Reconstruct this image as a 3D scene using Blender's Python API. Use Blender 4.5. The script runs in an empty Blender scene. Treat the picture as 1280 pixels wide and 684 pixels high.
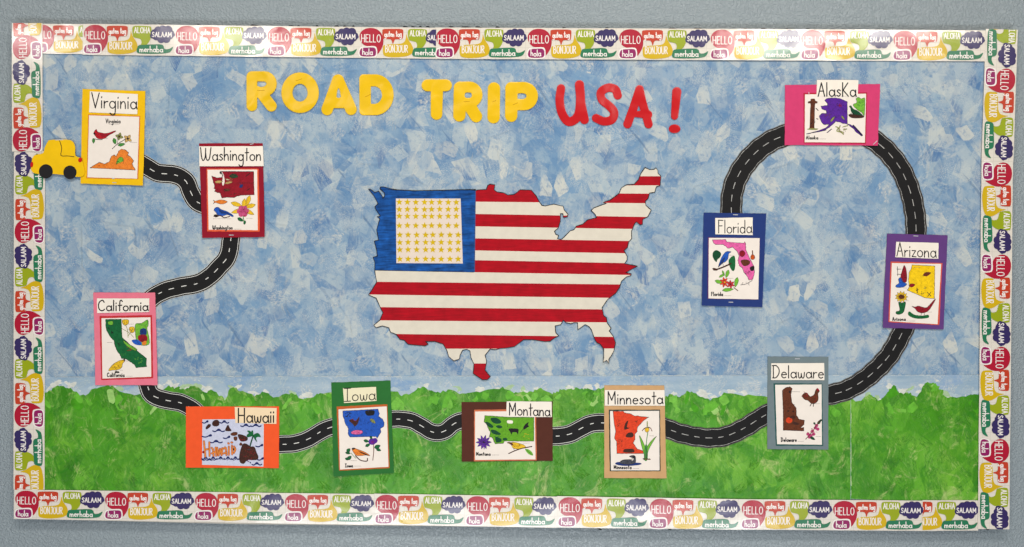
import bpy, bmesh, math, random
import numpy as np
from mathutils import Vector, Matrix
from mathutils.geometry import tessellate_polygon

# ------------------------------------------------------------------ camera, light, exposure
scene = bpy.context.scene
PX = 512.0                      # photograph pixels per metre on the board's face
FACE = 0.020                    # the board's face stands 20 mm off the wall
LENS = 26.0
DIST = 2.5 * LENS / 36.0

cam_data = bpy.data.cameras.new("camera")
cam_data.lens = LENS; cam_data.sensor_width = 36.0; cam_data.sensor_fit = 'HORIZONTAL'
cam_data.clip_start = 0.05; cam_data.clip_end = 50
cam = bpy.data.objects.new("camera", cam_data)
scene.collection.objects.link(cam)
cam.location = (0, -DIST, 0)
cam.rotation_euler = (math.radians(90), 0, 0)
scene.camera = cam

world = bpy.data.worlds.new("World"); scene.world = world; world.use_nodes = True
bg = world.node_tree.nodes["Background"]
bg.inputs[0].default_value = (0.90, 0.95, 1.0, 1); bg.inputs[1].default_value = 0.10

def lamp(name, loc, target, sx, sy, power, color):
    l = bpy.data.lights.new(name, 'AREA'); l.shape = 'RECTANGLE'; l.size = sx; l.size_y = sy
    l.energy = power; l.color = color
    o = bpy.data.objects.new(name, l); scene.collection.objects.link(o)
    o.location = loc
    o.rotation_euler = (Vector(target) - Vector(loc)).to_track_quat('-Z', 'Y').to_euler()
    return o
# fluorescent ceiling panels of the classroom corridor
lamp("ceiling_lamp", (0.1, -2.0, 2.3), (0, -0.2, -0.7), 2.6, 0.4, 72, (1.0, 0.95, 0.86))
lamp("ceiling_lamp", (2.15, -3.0, 1.56), (0.4, 0, -0.1), 1.5, 0.13, 27, (1.0, 0.95, 0.87))
lamp("ceiling_lamp", (-1.75, -3.0, 1.52), (-0.4, 0, -0.1), 0.8, 0.10, 10, (1.0, 0.95, 0.87))
lamp("ceiling_lamp", (-3.35, -3.0, 1.56), (-0.4, 0, -0.1), 1.0, 0.14, 10, (0.98, 0.97, 0.93))
# added fill lamp low in front, out of view, brightens the lower wall
lamp("low_fill_light", (0.0, -2.7, -1.85), (0, 0, -0.5), 3.4, 0.7, 70, (0.95, 0.98, 1.0))

scene.view_settings.view_transform = 'Standard'
scene.view_settings.look = 'None'
scene.view_settings.exposure = -0.06
scene.view_settings.gamma = 1.0
scene.view_settings.use_curve_mapping = False
scene.cycles.max_bounces = 5
scene.cycles.use_denoising = True

rnd = random.Random(7)

# ------------------------------------------------------------------ small helpers
def lin(r, g, b):
    f = lambda c: (c/255/12.92) if c <= 10 else (((c/255)+0.055)/1.055)**2.4
    return (f(r), f(g), f(b), 1.0)

def w(p, h=0.0):
    """photograph pixel on the board's face, h millimetres in front of it -> metres"""
    return ((p[0]-640)/PX, -h/1000.0, (342-p[1])/PX)

class Nodes:
    def __init__(s, name):
        s.m = bpy.data.materials.new(name); s.m.use_nodes = True
        s.t = s.m.node_tree; s.b = s.t.nodes["Principled BSDF"]
        s.b.inputs["Specular IOR Level"].default_value = 0.35
    def n(s, typ, **kw):
        nd = s.t.nodes.new(typ)
        for k, v in kw.items(): setattr(nd, k, v)
        return nd
    def l(s, a, b): s.t.links.new(a, b)
    def put(s, sock, v):
        if hasattr(v, 'links'): s.l(v, sock)
        else: sock.default_value = v
    def math(s, op, a, b=None, c=None, clamp=False):
        nd = s.n('ShaderNodeMath', operation=op); nd.use_clamp = clamp
        s.put(nd.inputs[0], a)
        if b is not None: s.put(nd.inputs[1], b)
        if c is not None: s.put(nd.inputs[2], c)
        return nd.outputs[0]
    def vmath(s, op, a, b=None):
        nd = s.n('ShaderNodeVectorMath', operation=op)
        s.put(nd.inputs[0], a)
        if b is not None: s.put(nd.inputs[1], b)
        return nd.outputs[0]
    def mix(s, f, a, b, typ='MIX'):
        nd = s.n('ShaderNodeMix', data_type='RGBA', blend_type=typ)
        s.put(nd.inputs[0], f); s.put(nd.inputs[6], a); s.put(nd.inputs[7], b)
        return nd.outputs[2]
    def noise(s, vec, scale, detail=2.0, rough=0.5, dim='3D', dist=0.0):
        nd = s.n('ShaderNodeTexNoise', noise_dimensions=dim)
        s.put(nd.inputs['Vector'], vec); nd.inputs['Scale'].default_value = scale
        nd.inputs['Detail'].default_value = detail; nd.inputs['Roughness'].default_value = rough
        nd.inputs['Distortion'].default_value = dist
        return nd.outputs['Fac']
    def ramp(s, f, stops, interp='LINEAR'):
        nd = s.n('ShaderNodeValToRGB'); r = nd.color_ramp; r.interpolation = interp
        while len(r.elements) < len(stops): r.elements.new(0.5)
        for e, (p, c) in zip(r.elements, stops):
            e.position = p; e.color = c if len(c) == 4 else (*c, 1)
        s.put(nd.inputs[0], f); return nd.outputs[0]
    def maprange(s, v, a, b, c=0.0, d=1.0, typ='SMOOTHSTEP'):
        nd = s.n('ShaderNodeMapRange', interpolation_type=typ)
        s.put(nd.inputs[0], v)
        for i, q in zip((1, 2, 3, 4), (a, b, c, d)): s.put(nd.inputs[i], q)
        return nd.outputs[0]
    def pos(s): return s.n('ShaderNodeNewGeometry').outputs['Position']
    def bump(s, h, strength, dist, normal=None):
        nd = s.n('ShaderNodeBump'); nd.inputs['Strength'].default_value = strength
        nd.inputs['Distance'].default_value = dist; s.put(nd.inputs['Height'], h)
        if normal is not None: s.l(normal, nd.inputs['Normal'])
        return nd.outputs[0]

MATS = {}
def mat(name, col, rough=0.8, var=0.10, vs=35.0, streak=0.0, fine=0.25, coat=0.0, wave=0.0, spec=0.16, ws=9.0, ss=1500.0):
    """coloured paper / ink: mottled colour, fibre bump, optional marker streaks, optional laminated sheen with slow waves"""
    if name in MATS: return MATS[name]
    s = Nodes(name); p = s.pos()
    n1 = s.noise(p, vs, 4, 0.6)
    k = s.maprange(n1, 0.3, 0.7, 1-var, 1+var, 'LINEAR')
    if streak:
        v = s.vmath('MULTIPLY', p, (180.0, 60.0, 1400.0))
        r = s.n('ShaderNodeVectorRotate', rotation_type='Y_AXIS'); s.put(r.inputs['Vector'], p); r.inputs['Angle'].default_value = 0.0 if ss < 1000 else ((len(name)*7+ord(name[0])) % 100)/40.0
        v = s.vmath('MULTIPLY', r.outputs[0], (ss/10, 60.0, ss))
        n2 = s.noise(v, 1.0, 2, 0.6)
        k = s.math('MULTIPLY', k, s.maprange(n2, 0.3, 0.7, 1-streak, 1+streak, 'LINEAR'))
    c = s.mix(1.0, col, (1, 1, 1, 1), 'MULTIPLY')
    cc = s.vmath('MULTIPLY', c, s.n('ShaderNodeCombineXYZ').outputs[0])
    comb = cc.node.inputs[1].links[0].from_node
    for i in range(3): s.l(k, comb.inputs[i])
    s.l(cc, s.b.inputs['Base Color'])
    s.b.inputs['Roughness'].default_value = rough
    s.b.inputs['Specular IOR Level'].default_value = spec
    nrm = None
    if wave:
        nrm = s.bump(s.noise(p, ws, 2.0, 0.45, dist=0.6), 1.0, wave)
    if fine:
        nrm = s.bump(s.noise(p, 900.0, 3, 0.6), fine, 0.0004, nrm)
    if nrm is not None:
        s.l(nrm, s.b.inputs['Normal'])
    if coat:
        s.b.inputs['Coat Weight'].default_value = coat
        s.b.inputs['Coat Roughness'].default_value = 0.13
        if nrm is not None: s.l(nrm, s.b.inputs['Coat Normal'])
    MATS[name] = s.m
    return s.m

def catmull(pts, closed=False, n=4):
    P = [Vector(p) for p in pts]; out = []
    m = len(P)
    if m < 3: return [tuple(p) for p in P]
    rng = range(m) if closed else range(m-1)
    for i in rng:
        a = P[(i-1) % m] if closed or i > 0 else P[0]*2-P[1]
        b = P[i]; c = P[(i+1) % m]
        d = P[(i+2) % m] if closed or i+2 < m else P[-1]*2-P[-2]
        for k in range(n):
            t = k/n
            out.append(tuple(0.5*((2*b)+(c-a)*t+(2*a-5*b+4*c-d)*t*t+(3*b-a-3*c+d)*t**3)))
    if not closed: out.append(tuple(P[-1]))
    return out

def area2(p): return sum(p[i][0]*p[(i+1) % len(p)][1]-p[(i+1) % len(p)][0]*p[i][1] for i in range(len(p)))

class MB:
    """collects flat and thick pieces given in photograph pixels and builds ONE mesh object"""
    def __init__(s, fn=w): s.v = []; s.f = []; s.mi = []; s.mats = []; s.fn = fn; s.sm = []; s.k = 0; s.ks = 0.012
    def m(s, mt):
        if mt not in s.mats: s.mats.append(mt)
        return s.mats.index(mt)
    def addv(s, p, h): s.v.append(s.fn(p, h)); return len(s.v)-1
    def face(s, idx, mt, sm=False): s.f.append(idx); s.mi.append(s.m(mt)); s.sm.append(sm)
    def poly(s, pts, h, mt, smooth=0, thick=0.0):
        if smooth: pts = catmull(pts, True, smooth)
        pts = [(p[0], p[1]) for p in pts]
        if area2(pts) > 0: pts = pts[::-1]          # y runs down in the photograph: this order faces the viewer
        h = h + s.k*s.ks; s.k += 1
        ids = [s.addv(p, h) for p in pts]
        tris = tessellate_polygon([[Vector((p[0], -p[1], 0)) for p in pts]])
        for t in tris:
            a = [(pts[i][0], -pts[i][1]) for i in t]
            s.face([ids[i] for i in (t if area2(a) > 0 else t[::-1])], mt)
        if thick:
            lo = [s.addv(p, h-thick) for p in pts]; n = len(pts)
            for i in range(n):
                j = (i+1) % n
                s.face([ids[j], ids[i], lo[i], lo[j]], mt)
    def ellipse(s, c, rx, ry, h, mt, ang=0.0, n=18, thick=0.0):
        ca, sa = math.cos(ang), math.sin(ang)
        s.poly([(c[0]+rx*math.cos(t)*ca-ry*math.sin(t)*sa, c[1]+rx*math.cos(t)*sa+ry*math.sin(t)*ca)
                for t in [2*math.pi*i/n for i in range(n)]], h, mt, thick=thick)
    def ribbon(s, pts, wd, h, mt, smooth=0, taper=None, jitter=0.0):
        if smooth: pts = catmull(pts, False, smooth)
        q = [Vector((p[0], p[1])) for p in pts]
        c = [q[0]]
        for p in q[1:]:
            if (p-c[-1]).length > 1e-4: c.append(p)
        if len(c) < 2: return
        h = h + s.k*s.ks; s.k += 1
        L = []; R = []; n = len(c)
        for i in range(n):
            a = (c[i]-c[i-1]).normalized() if i > 0 else (c[1]-c[0]).normalized()
            b = (c[i+1]-c[i]).normalized() if i < n-1 else a
            t = a+b
            t = t.normalized() if t.length > 1e-3 else b
            nn = Vector((-t.y, t.x)); co = max(0.5, abs(t.dot(b)))
            ww = wd*0.5/co
            if taper: ww *= taper[0]+(taper[1]-taper[0])*i/(n-1)
            if jitter: ww *= 1+rnd.uniform(-jitter, jitter)
            L.append(c[i]+nn*ww); R.append(c[i]-nn*ww)
        out = []
        def cap(ctr, frm, k=3):
            d = frm-ctr; res = []
            for i in range(1, k+1):
                a = math.pi*i/(k+1); res.append(ctr+Vector((d.x*math.cos(a)-d.y*math.sin(a), d.x*math.sin(a)+d.y*math.cos(a))))
            return res
        li = [s.addv(p, h) for p in L]; ri = [s.addv(p, h) for p in R]
        for i in range(n-1): s.face([li[i], li[i+1], ri[i+1], ri[i]], mt)
        if wd > 0.25:
            ce = [s.addv(p, h) for p in cap(c[0], L[0])]
            s.face([li[0], ri[0]]+ce[::-1], mt)
            ce = [s.addv(p, h) for p in cap(c[-1], R[-1])]
            s.face([ri[-1], li[-1]]+ce[::-1], mt)
    def sheet(s, cor, h, thick, mt, nx=10, ny=12, warp=None, jag=0.0):
        """a sheet of paper from four corner pixels (tl, tr, br, bl) with thickness and an optional curl in millimetres"""
        tl, tr, br, bl = [Vector(c) for c in cor]
        g = {}
        for j in range(ny+1):
            for i in range(nx+1):
                u, v = i/nx, j/ny
                p = (tl*(1-u)+tr*u)*(1-v)+(bl*(1-u)+br*u)*v
                if jag and (i in (0, nx) or j in (0, ny)):
                    p = p+Vector((rnd.uniform(-jag, jag) if i in (0, nx) else 0, rnd.uniform(-jag, jag) if j in (0, ny) else 0))
                d = warp(u, v) if warp else 0.0
                g[i, j] = (s.addv(p, h+d), s.addv(p, h+d-thick))
        for j in range(ny):
            for i in range(nx):
                a, b, c, d = g[i, j][0], g[i+1, j][0], g[i+1, j+1][0], g[i, j+1][0]
                s.face([a, d, c, b], mt, True)
        ring = [(i, 0) for i in range(nx)]+[(nx, j) for j in range(ny)]+[(i, ny) for i in range(nx, 0, -1)]+[(0, j) for j in range(ny, 0, -1)]
        for k in range(len(ring)):
            a, b = g[ring[k]], g[ring[(k+1) % len(ring)]]
            ta, tb = len(s.v), len(s.v)+1
            s.v += [s.v[a[0]], s.v[b[0]]]
            s.face([ta, tb, b[1], a[1]], mt)
    def field(s, f, box, step, h, thick, mt, bend=None, rnd_edge=1.2):
        """fills f(x,y)<0 (pixels) with a fine mesh: rounded edge, side wall, slow bend"""
        x0, y0, x1, y1 = box
        nx = int((x1-x0)/step)+1; ny = int((y1-y0)/step)+1
        X = x0+np.arange(nx+1)*step; Y = y0+np.arange(ny+1)*step
        F = np.array([[f(x, y) for x in X] for y in Y])
        vid = {}
        def V(key, p):
            if key not in vid:
                d = -f(*p)
                e = max(0.0, 1-d/rnd_edge)
                hh = h+(bend(*p) if bend else 0)-0.5*thick*e*e
                vid[key] = (s.addv(p, hh), p, hh)
            return vid[key]
        edges = {}
        for j in range(ny):
            for i in range(nx):
                c = [(i, j), (i+1, j), (i+1, j+1), (i, j+1)]
                vals = [F[b, a] for a, b in c]
                if min(vals) >= 0: continue
                ring = []
                for k in range(4):
                    a, b = c[k], c[(k+1) % 4]; va, vb = vals[k], vals[(k+1) % 4]
                    if va < 0: ring.append((('v',)+a, (X[a[0]], Y[a[1]]), False))
                    if (va < 0) != (vb < 0):
                        t = va/(va-vb); key = ('e',)+tuple(sorted((a, b)))
                        ring.append((key, (X[a[0]]+(X[b[0]]-X[a[0]])*t, Y[a[1]]+(Y[b[1]]-Y[a[1]])*t), True))
                if len(ring) < 3: continue
                ids = [V(k, p)[0] for k, p, _ in ring]
                s.face(ids[::-1], mt, True)
                for k in range(len(ring)):
                    a, b = ring[k], ring[(k+1) % len(ring)]
                    if a[2] and b[2]: edges[(a[0], b[0])] = 1
        for (a, b) in edges:
            va, vb = vid[a], vid[b]
            la = s.addv(va[1], va[2]-thick*0.6); lb = s.addv(vb[1], vb[2]-thick*0.6)
            ta = len(s.v); s.v += [s.v[va[0]], s.v[vb[0]]]
            s.face([ta, ta+1, lb, la], mt)
    def build(s, name, parent=None, origin=(0, 0, 0)):
        me = bpy.data.meshes.new(name)
        ox, oy, oz = origin
        me.from_pydata([(x-ox, y-oy, z-oz) for x, y, z in s.v], [], s.f)
        for mt in s.mats: me.materials.append(mt)
        me.polygons.foreach_set('material_index', s.mi)
        me.polygons.foreach_set('use_smooth', s.sm)
        me.update()
        o = bpy.data.objects.new(name, me); scene.collection.objects.link(o)
        if parent: o.parent = parent
        return o

def tag(o, label, cat, group=None, kind=None):
    if label: o['label'] = label
    if cat: o['category'] = cat
    if group: o['group'] = group
    if kind: o['kind'] = kind
    return o
def empty(name, loc):
    o = bpy.data.objects.new(name, None); scene.collection.objects.link(o)
    o.location = loc; o.empty_display_size = 0.02; return o

# ------------------------------------------------------------------ single-stroke handwriting font
def arc(cx, cy, rx, ry, a0, a1, n=10):
    return [(cx+rx*math.cos(math.radians(a0+(a1-a0)*i/n)), cy+ry*math.sin(math.radians(a0+(a1-a0)*i/n))) for i in range(n+1)]
_bowl = arc(.21, .23, .21, .23, 20, 372, 14)
G = {
 'a': (.45, [arc(.2, .23, .2, .23, 15, 345, 14), [(.42, .47), (.41, .2), (.46, 0)]]),
 'b': (.44, [[(0, 1), (0, 0)], arc(.2, .23, .2, .23, 165, -165, 14)]),
 'd': (.45, [arc(.2, .23, .2, .23, 15, 345, 14), [(.41, 1), (.41, 0)]]),
 'e': (.42, [[(.02, .25), (.39, .27)], arc(.21, .23, .2, .23, 8, 315, 12)]),
 'f': (.30, [catmull([(.34, .88), (.25, 1), (.14, .9), (.12, .5), (.12, 0)]), [(0, .5), (.3, .52)]]),
 'g': (.45, [arc(.2, .23, .2, .23, 15, 345, 14), catmull([(.41, .46), (.41, -.1), (.36, -.38), (.18, -.45), (.03, -.33)])]),
 'h': (.38, [[(0, 1), (0, 0)], catmull([(.0, .25), (.12, .44), (.26, .44), (.33, .28), (.34, 0)])]),
 'i': (.08, [[(.02, .47), (.02, 0)], [(.02, .68), (.03, .74)]]),
 'l': (.08, [[(.02, 1), (.02, 0)]]),
 'm': (.62, [[(0, .46), (0, 0)], catmull([(0, .25), (.1, .43), (.22, .43), (.28, .25), (.28, 0)]), catmull([(.28, .25), (.38, .43), (.5, .43), (.56, .25), (.57, 0)])]),
 'n': (.38, [[(0, .46), (0, 0)], catmull([(0, .22), (.12, .43), (.26, .44), (.33, .28), (.34, 0)])]),
 'o': (.44, [arc(.21, .23, .21, .23, 90, 448, 16)]),
 'r': (.26, [[(0, .46), (0, 0)], catmull([(0, .25), (.1, .41), (.26, .43)])]),
 's': (.30, [catmull([(.28, .40), (.15, .47), (.04, .37), (.15, .25), (.28, .13), (.15, 0), (0, .06)])]),
 't': (.28, [[(.14, .95), (.14, 0)], [(0, .6), (.3, .62)]]),
 'u': (.38, [catmull([(0, .46), (0, .14), (.12, 0), (.26, .04), (.33, .2)]), [(.34, .46), (.34, 0)]]),
 'w': (.52, [catmull([(0, .46), (.04, .1), (.13, 0), (.22, .1), (.25, .38)]), catmull([(.25, .38), (.28, .1), (.37, 0), (.46, .1), (.5, .46)])]),
 'z': (.32, [[(0, .45), (.3, .45)], [(.3, .45), (0, .02)], [(0, .02), (.32, 0)]]),
 'A': (.52, [[(0, 0), (.25, 1)], [(.25, 1), (.5, 0)], [(.09, .38), (.42, .38)]]),
 'B': (.48, [[(0, 1), (0, 0)], catmull([(0, 1), (.3, .96), (.36, .76), (.25, .56), (0, .52)]), catmull([(0, .52), (.36, .47), (.44, .25), (.3, .03), (0, 0)])]),
 'C': (.60, [catmull([(.52, .8), (.38, 1), (.14, .86), (.03, .5), (.12, .12), (.36, 0), (.56, .14)])]),
 'D': (.56, [[(.04, 1), (.04, 0)], catmull([(-.04, .98), (.28, .98), (.5, .68), (.46, .3), (.24, .02), (-.02, 0)])]),
 'E': (.44, [[(0, 1), (0, 0)], [(0, 1), (.38, 1)], [(0, .53), (.3, .53)], [(0, 0), (.4, 0)]]),
 'F': (.44, [[(.04, 1), (.04, 0)], [(0, 1), (.42, .98)], [(.04, .55), (.34, .56)]]),
 'H': (.52, [[(0, 1), (0, 0)], [(.46, 1), (.46, 0)], [(0, .5), (.46, .5)]]),
 'I': (.46, [[(.22, 1), (.22, 0)], [(0, 1), (.46, 1)], [(0, 0), (.46, 0)]]),
 'J': (.40, [catmull([(.34, 1), (.34, .2), (.22, 0), (.04, .1)]), [(.16, 1), (.44, 1)]]),
 'K': (.48, [[(.02, 1), (.02, 0)], [(.42, .98), (.04, .42)], [(.06, .45), (.46, 0)]]),
 'L': (.40, [[(0, 1), (0, 0)], [(0, 0), (.36, 0)]]),
 'M': (.66, [[(.04, 0), (.04, 1)], [(.04, 1), (.32, .3)], [(.32, .3), (.58, 1)], [(.58, 1), (.6, 0)]]),
 'N': (.50, [[(0, 0), (0, 1)], [(0, 1), (.44, 0)], [(.44, 0), (.44, 1)]]),
 'O': (.54, [arc(.26, .5, .26, .5, 90, 448, 18)]),
 'R': (.50, [[(0, 1), (0, 0)], catmull([(0, 1), (.32, .97), (.4, .75), (.3, .54), (0, .5)]), [(.15, .5), (.46, 0)]]),
 'S': (.44, [catmull([(.4, .84), (.24, 1), (.06, .88), (.08, .64), (.3, .44), (.38, .2), (.22, 0), (.0, .12)])]),
 'U': (.52, [catmull([(0, 1), (0, .3), (.1, .04), (.24, 0), (.4, .06), (.48, .3), (.48, 1)])]),
 'V': (.56, [[(0, 1), (.26, 0)], [(.26, 0), (.54, 1)]]),
 'W': (.92, [catmull([(0, 1), (.08, .3), (.2, 0), (.34, .1), (.42, .4), (.44, .95)]), catmull([(.44, .6), (.5, .15), (.62, 0), (.78, .2), (.9, 1)])]),
 'k': (.36, [[(.02, 1), (.02, 0)], [(.28, .5), (.04, .2)], [(.08, .25), (.34, 0)]]),
 ' ': (.22, []),
}
def write(mb, text, x0, x1, yb, cap, wd, h, mt, slope=0.0, gap=0.13, kern=None, bounce=0.0, serif=False):
    adv = [G[c][0] for c in text]
    tot = sum(adv)+gap*(len(text)-1)
    sx = (x1-x0)/tot; x = 0.0
    for c, a in zip(text, adv):
        dy = rnd.uniform(-bounce, bounce)
        for st in G[c][1]:
            pts = []
            for (u, v) in st:
                X = x0+(x+u)*sx; Y = yb-(v+dy)*cap+(x+u)*sx*slope
                pts.append((X, Y))
            mb.ribbon(pts, wd, h, mt)
            if serif and c != ' ' and len(st) == 2 and abs(st[0][0]-st[1][0]) < .05:
                for q in pts: mb.ribbon([(q[0]-wd*1.1, q[1]), (q[0]+wd*1.1, q[1])], wd*0.6, h, mt)
        x += a+gap

# ------------------------------------------------------------------ painted paper materials
def brush_layers(s, p2, base, layers):
    """dry-brush dabs: every layer scatters rotated rectangular strokes over a cell pattern"""
    col = base; hgt = None
    for i, L_ in enumerate(layers):
        sc, ln, wd, lo, hi, op, stops, cut = L_[:8]; an = L_[8] if len(L_) > 8 else 2.5
        q = s.vmath('ADD', p2, (3.1*i+1.7, 7.3*i+0.4, 0))
        vo = s.n('ShaderNodeTexVoronoi', voronoi_dimensions='2D', feature='F1')
        vo.inputs['Scale'].default_value = sc; vo.inputs['Randomness'].default_value = 1.0
        s.l(q, vo.inputs['Vector'])
        loc = s.vmath('SUBTRACT', q, vo.outputs['Position'])
        cs = s.n('ShaderNodeSeparateColor'); s.l(vo.outputs['Color'], cs.inputs[0])
        ro = s.n('ShaderNodeVectorRotate', rotation_type='Z_AXIS'); s.l(loc, ro.inputs['Vector'])
        s.l(s.math('MULTIPLY_ADD', cs.outputs[0], hi-lo, lo), ro.inputs['Angle'])
        xyz = s.n('ShaderNodeSeparateXYZ'); s.l(ro.outputs[0], xyz.inputs[0])
        off = s.vmath('MULTIPLY', vo.outputs['Color'], (50.0, 50.0, 50.0))
        stv = s.vmath('ADD', s.vmath('MULTIPLY', ro.outputs[0], (sc*9.0/an, sc*9.0, 1.0)), off)
        st = s.noise(stv, 1.0, 6, 0.75, '2D')
        wob = s.math('MULTIPLY', s.math('SUBTRACT', st, 0.5), 0.30*ln)
        ax = s.math('ADD', xyz.outputs[0], wob)
        ay = s.math('ADD', s.math('ABSOLUTE', xyz.outputs[1]), s.math('MULTIPLY', wob, 0.3))
        # a stroke lands crisp at one end and runs dry towards the other
        mx = s.math('MULTIPLY', s.maprange(ax, ln*0.93, ln, 1.0, 0.0), s.maprange(ax, -ln, ln*0.15, 0.0, 1.0))
        my = s.maprange(ay, wd*0.90, wd, 1.0, 0.0)
        m = s.math('MULTIPLY', mx, my)
        dry = s.maprange(st, cut, cut+0.22, 0.0, 1.0)
        m = s.math('MULTIPLY', m, dry)
        m = s.math('MULTIPLY', m, s.math('MULTIPLY_ADD', cs.outputs[2], op*0.85, op*0.15))
        c = s.ramp(cs.outputs[1], stops)
        col = s.mix(m, col, c)
        hh = s.math('MULTIPLY', m, st)
        hgt = hh
    return col, hgt

def paint_coords(s, dist=0.006, ds=28.0):
    p = s.pos()
    sp = s.n('ShaderNodeSeparateXYZ'); s.l(p, sp.inputs[0])
    cb = s.n('ShaderNodeCombineXYZ'); s.l(sp.outputs[0], cb.inputs[0]); s.l(sp.outputs[2], cb.inputs[1])
    nz = s.n('ShaderNodeTexNoise', noise_dimensions='2D'); s.l(cb.outputs[0], nz.inputs['Vector'])
    nz.inputs['Scale'].default_value = ds; nz.inputs['Detail'].default_value = 3
    o = s.vmath('MULTIPLY', s.vmath('SUBTRACT', nz.outputs['Color'], (0.5, 0.5, 0.5)), (dist, dist, 0))
    return p, cb.outputs[0], s.vmath('ADD', cb.outputs[0], o)

def sky_material():
    s = Nodes("sky_paint"); p, c0, c = paint_coords(s)
    B = [lin(82, 122, 164), lin(108, 144, 178), lin(138, 163, 183), lin(172, 184, 189), lin(206, 204, 192)]
    n = s.noise(c0, 3.6, 4, 0.65, '2D')
    base = s.ramp(n, [(0.34, B[1]), (0.5, B[2]), (0.64, B[3])])
    mid = [(0.0, B[0]), (0.3, B[1]), (0.55, B[2]), (0.8, B[3]), (1.0, B[4])]
    dark = [(0.0, lin(56, 98, 152)), (0.5, B[0]), (1.0, B[1])]
    pale = [(0.0, B[3]), (0.5, lin(182, 190, 190)), (1.0, lin(220, 213, 196))]
    col, h = brush_layers(s, c, base, [
        (7.3, 0.093, 0.052, 0.0, 3.1, 0.9, mid, 0.02, 3),
        (9.8, 0.068, 0.037, 0.2, 3.3, 1.0, dark, 0.20, 4),
        (11.0, 0.059, 0.035, -0.6, 2.6, 0.9, mid, 0.14, 4),
        (12.2, 0.053, 0.026, 0.0, 3.1, 0.72, pale, 0.47, 9),
        (15.9, 0.046, 0.023, 0.3, 2.4, 0.95, mid, 0.20, 5),
        (17.1, 0.042, 0.021, 1.0, 2.2, 1.0, dark, 0.32, 8),
        (19.5, 0.036, 0.019, 0.0, 3.1, 0.72, pale, 0.41, 2),
        (23.2, 0.034, 0.016, 0.3, 1.9, 0.9, mid, 0.26, 5),
        (26.8, 0.029, 0.012, 0.6, 2.6, 0.72, pale, 0.53, 9),
    ])
    col = s.mix(s.math('MULTIPLY', s.maprange(s.noise(c0, 7.0, 6, 0.75, '2D', dist=0.6), 0.46, 0.62), 0.42), col, lin(170, 184, 192))
    ln_ = s.vmath('MULTIPLY', s.vmath('ADD', c, (5.0, 2.0, 0)), (1.0, 1.0, 1.0))
    rr = s.n('ShaderNodeVectorRotate', rotation_type='Z_AXIS'); s.l(ln_, rr.inputs['Vector']); rr.inputs['Angle'].default_value = 0.9
    cut_ = s.noise(s.vmath('MULTIPLY', rr.outputs[0], (6.0, 60.0, 1.0)), 1.0, 2, 0.5, '2D', dist=0.4)
    col = s.mix(s.math('MULTIPLY', s.maprange(cut_, 0.70, 0.78), 0.55), col, lin(70, 104, 142))
    # dry grain of the brush and a few thin hard strokes
    gr = s.noise(c0, 420.0, 3, 0.7, '2D')
    patch = s.maprange(s.noise(c0, 14.0, 3, 0.6, '2D'), 0.45, 0.62)
    col = s.mix(s.math('MULTIPLY', s.maprange(gr, 0.5, 0.66), s.math('MULTIPLY', patch, 0.55)), col, lin(205, 206, 198))
    col = s.mix(s.math('MULTIPLY', s.maprange(s.noise(c0, 60.0, 4, 0.7, '2D'), 0.54, 0.68), 0.42), col, B[0])
    s.l(col, s.b.inputs['Base Color'])
    s.b.inputs['Roughness'].default_value = 0.55; s.b.inputs['Specular IOR Level'].default_value = 0.3
    crumple = s.n('ShaderNodeTexVoronoi', voronoi_dimensions='2D', feature='DISTANCE_TO_EDGE')
    crumple.inputs['Scale'].default_value = 7.5; s.l(s.vmath('ADD', c, s.vmath('MULTIPLY', c, (.3, .1, 0))), crumple.inputs['Vector'])
    fold = s.maprange(crumple.outputs['Distance'], 0.0, 0.05, 1.0, 0.0)
    foldm = s.math('MULTIPLY', fold, s.maprange(s.noise(c0, 6.0, 2, 0.5, '2D'), 0.5, 0.62))
    nrm = s.bump(s.noise(c0, 16.0, 2, 0.5, '2D'), 1.0, 0.0022)
    nrm = s.bump(foldm, 1.0, 0.0010, nrm)
    nrm = s.bump(h, 0.9, 0.0011, nrm)
    nrm = s.bump(gr, 0.5, 0.0004, nrm)
    s.l(nrm, s.b.inputs['Normal'])
    return s.m

def plain_blue_material():
    s = Nodes("thin_sky_paint"); p, c0, c = paint_coords(s)
    base = s.ramp(s.noise(s.vmath('MULTIPLY', c0, (4.0, 30.0, 1.0)), 1.0, 4, 0.6, '2D'), [(0.3, lin(134, 160, 182)), (0.7, lin(166, 184, 196))])
    col, h = brush_layers(s, c, base, [(16.0, .05, .02, -.3, .4, 0.85, [(0, lin(112, 148, 190)), (1, lin(196, 204, 206))], .34),
                                       (26.0, .03, .012, -.4, .4, 0.6, [(0, lin(150, 176, 200)), (1, lin(214, 214, 206))], .46),
                                       (30.0, .026, .014, -1.2, 1.4, 0.9, [(0, lin(176, 192, 196)), (1, lin(226, 220, 206))], .44)])
    s.l(col, s.b.inputs['Base Color']); s.b.inputs['Roughness'].default_value = 0.6
    s.l(s.bump(h, 0.7, 0.0008), s.b.inputs['Normal'])
    return s.m

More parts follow.
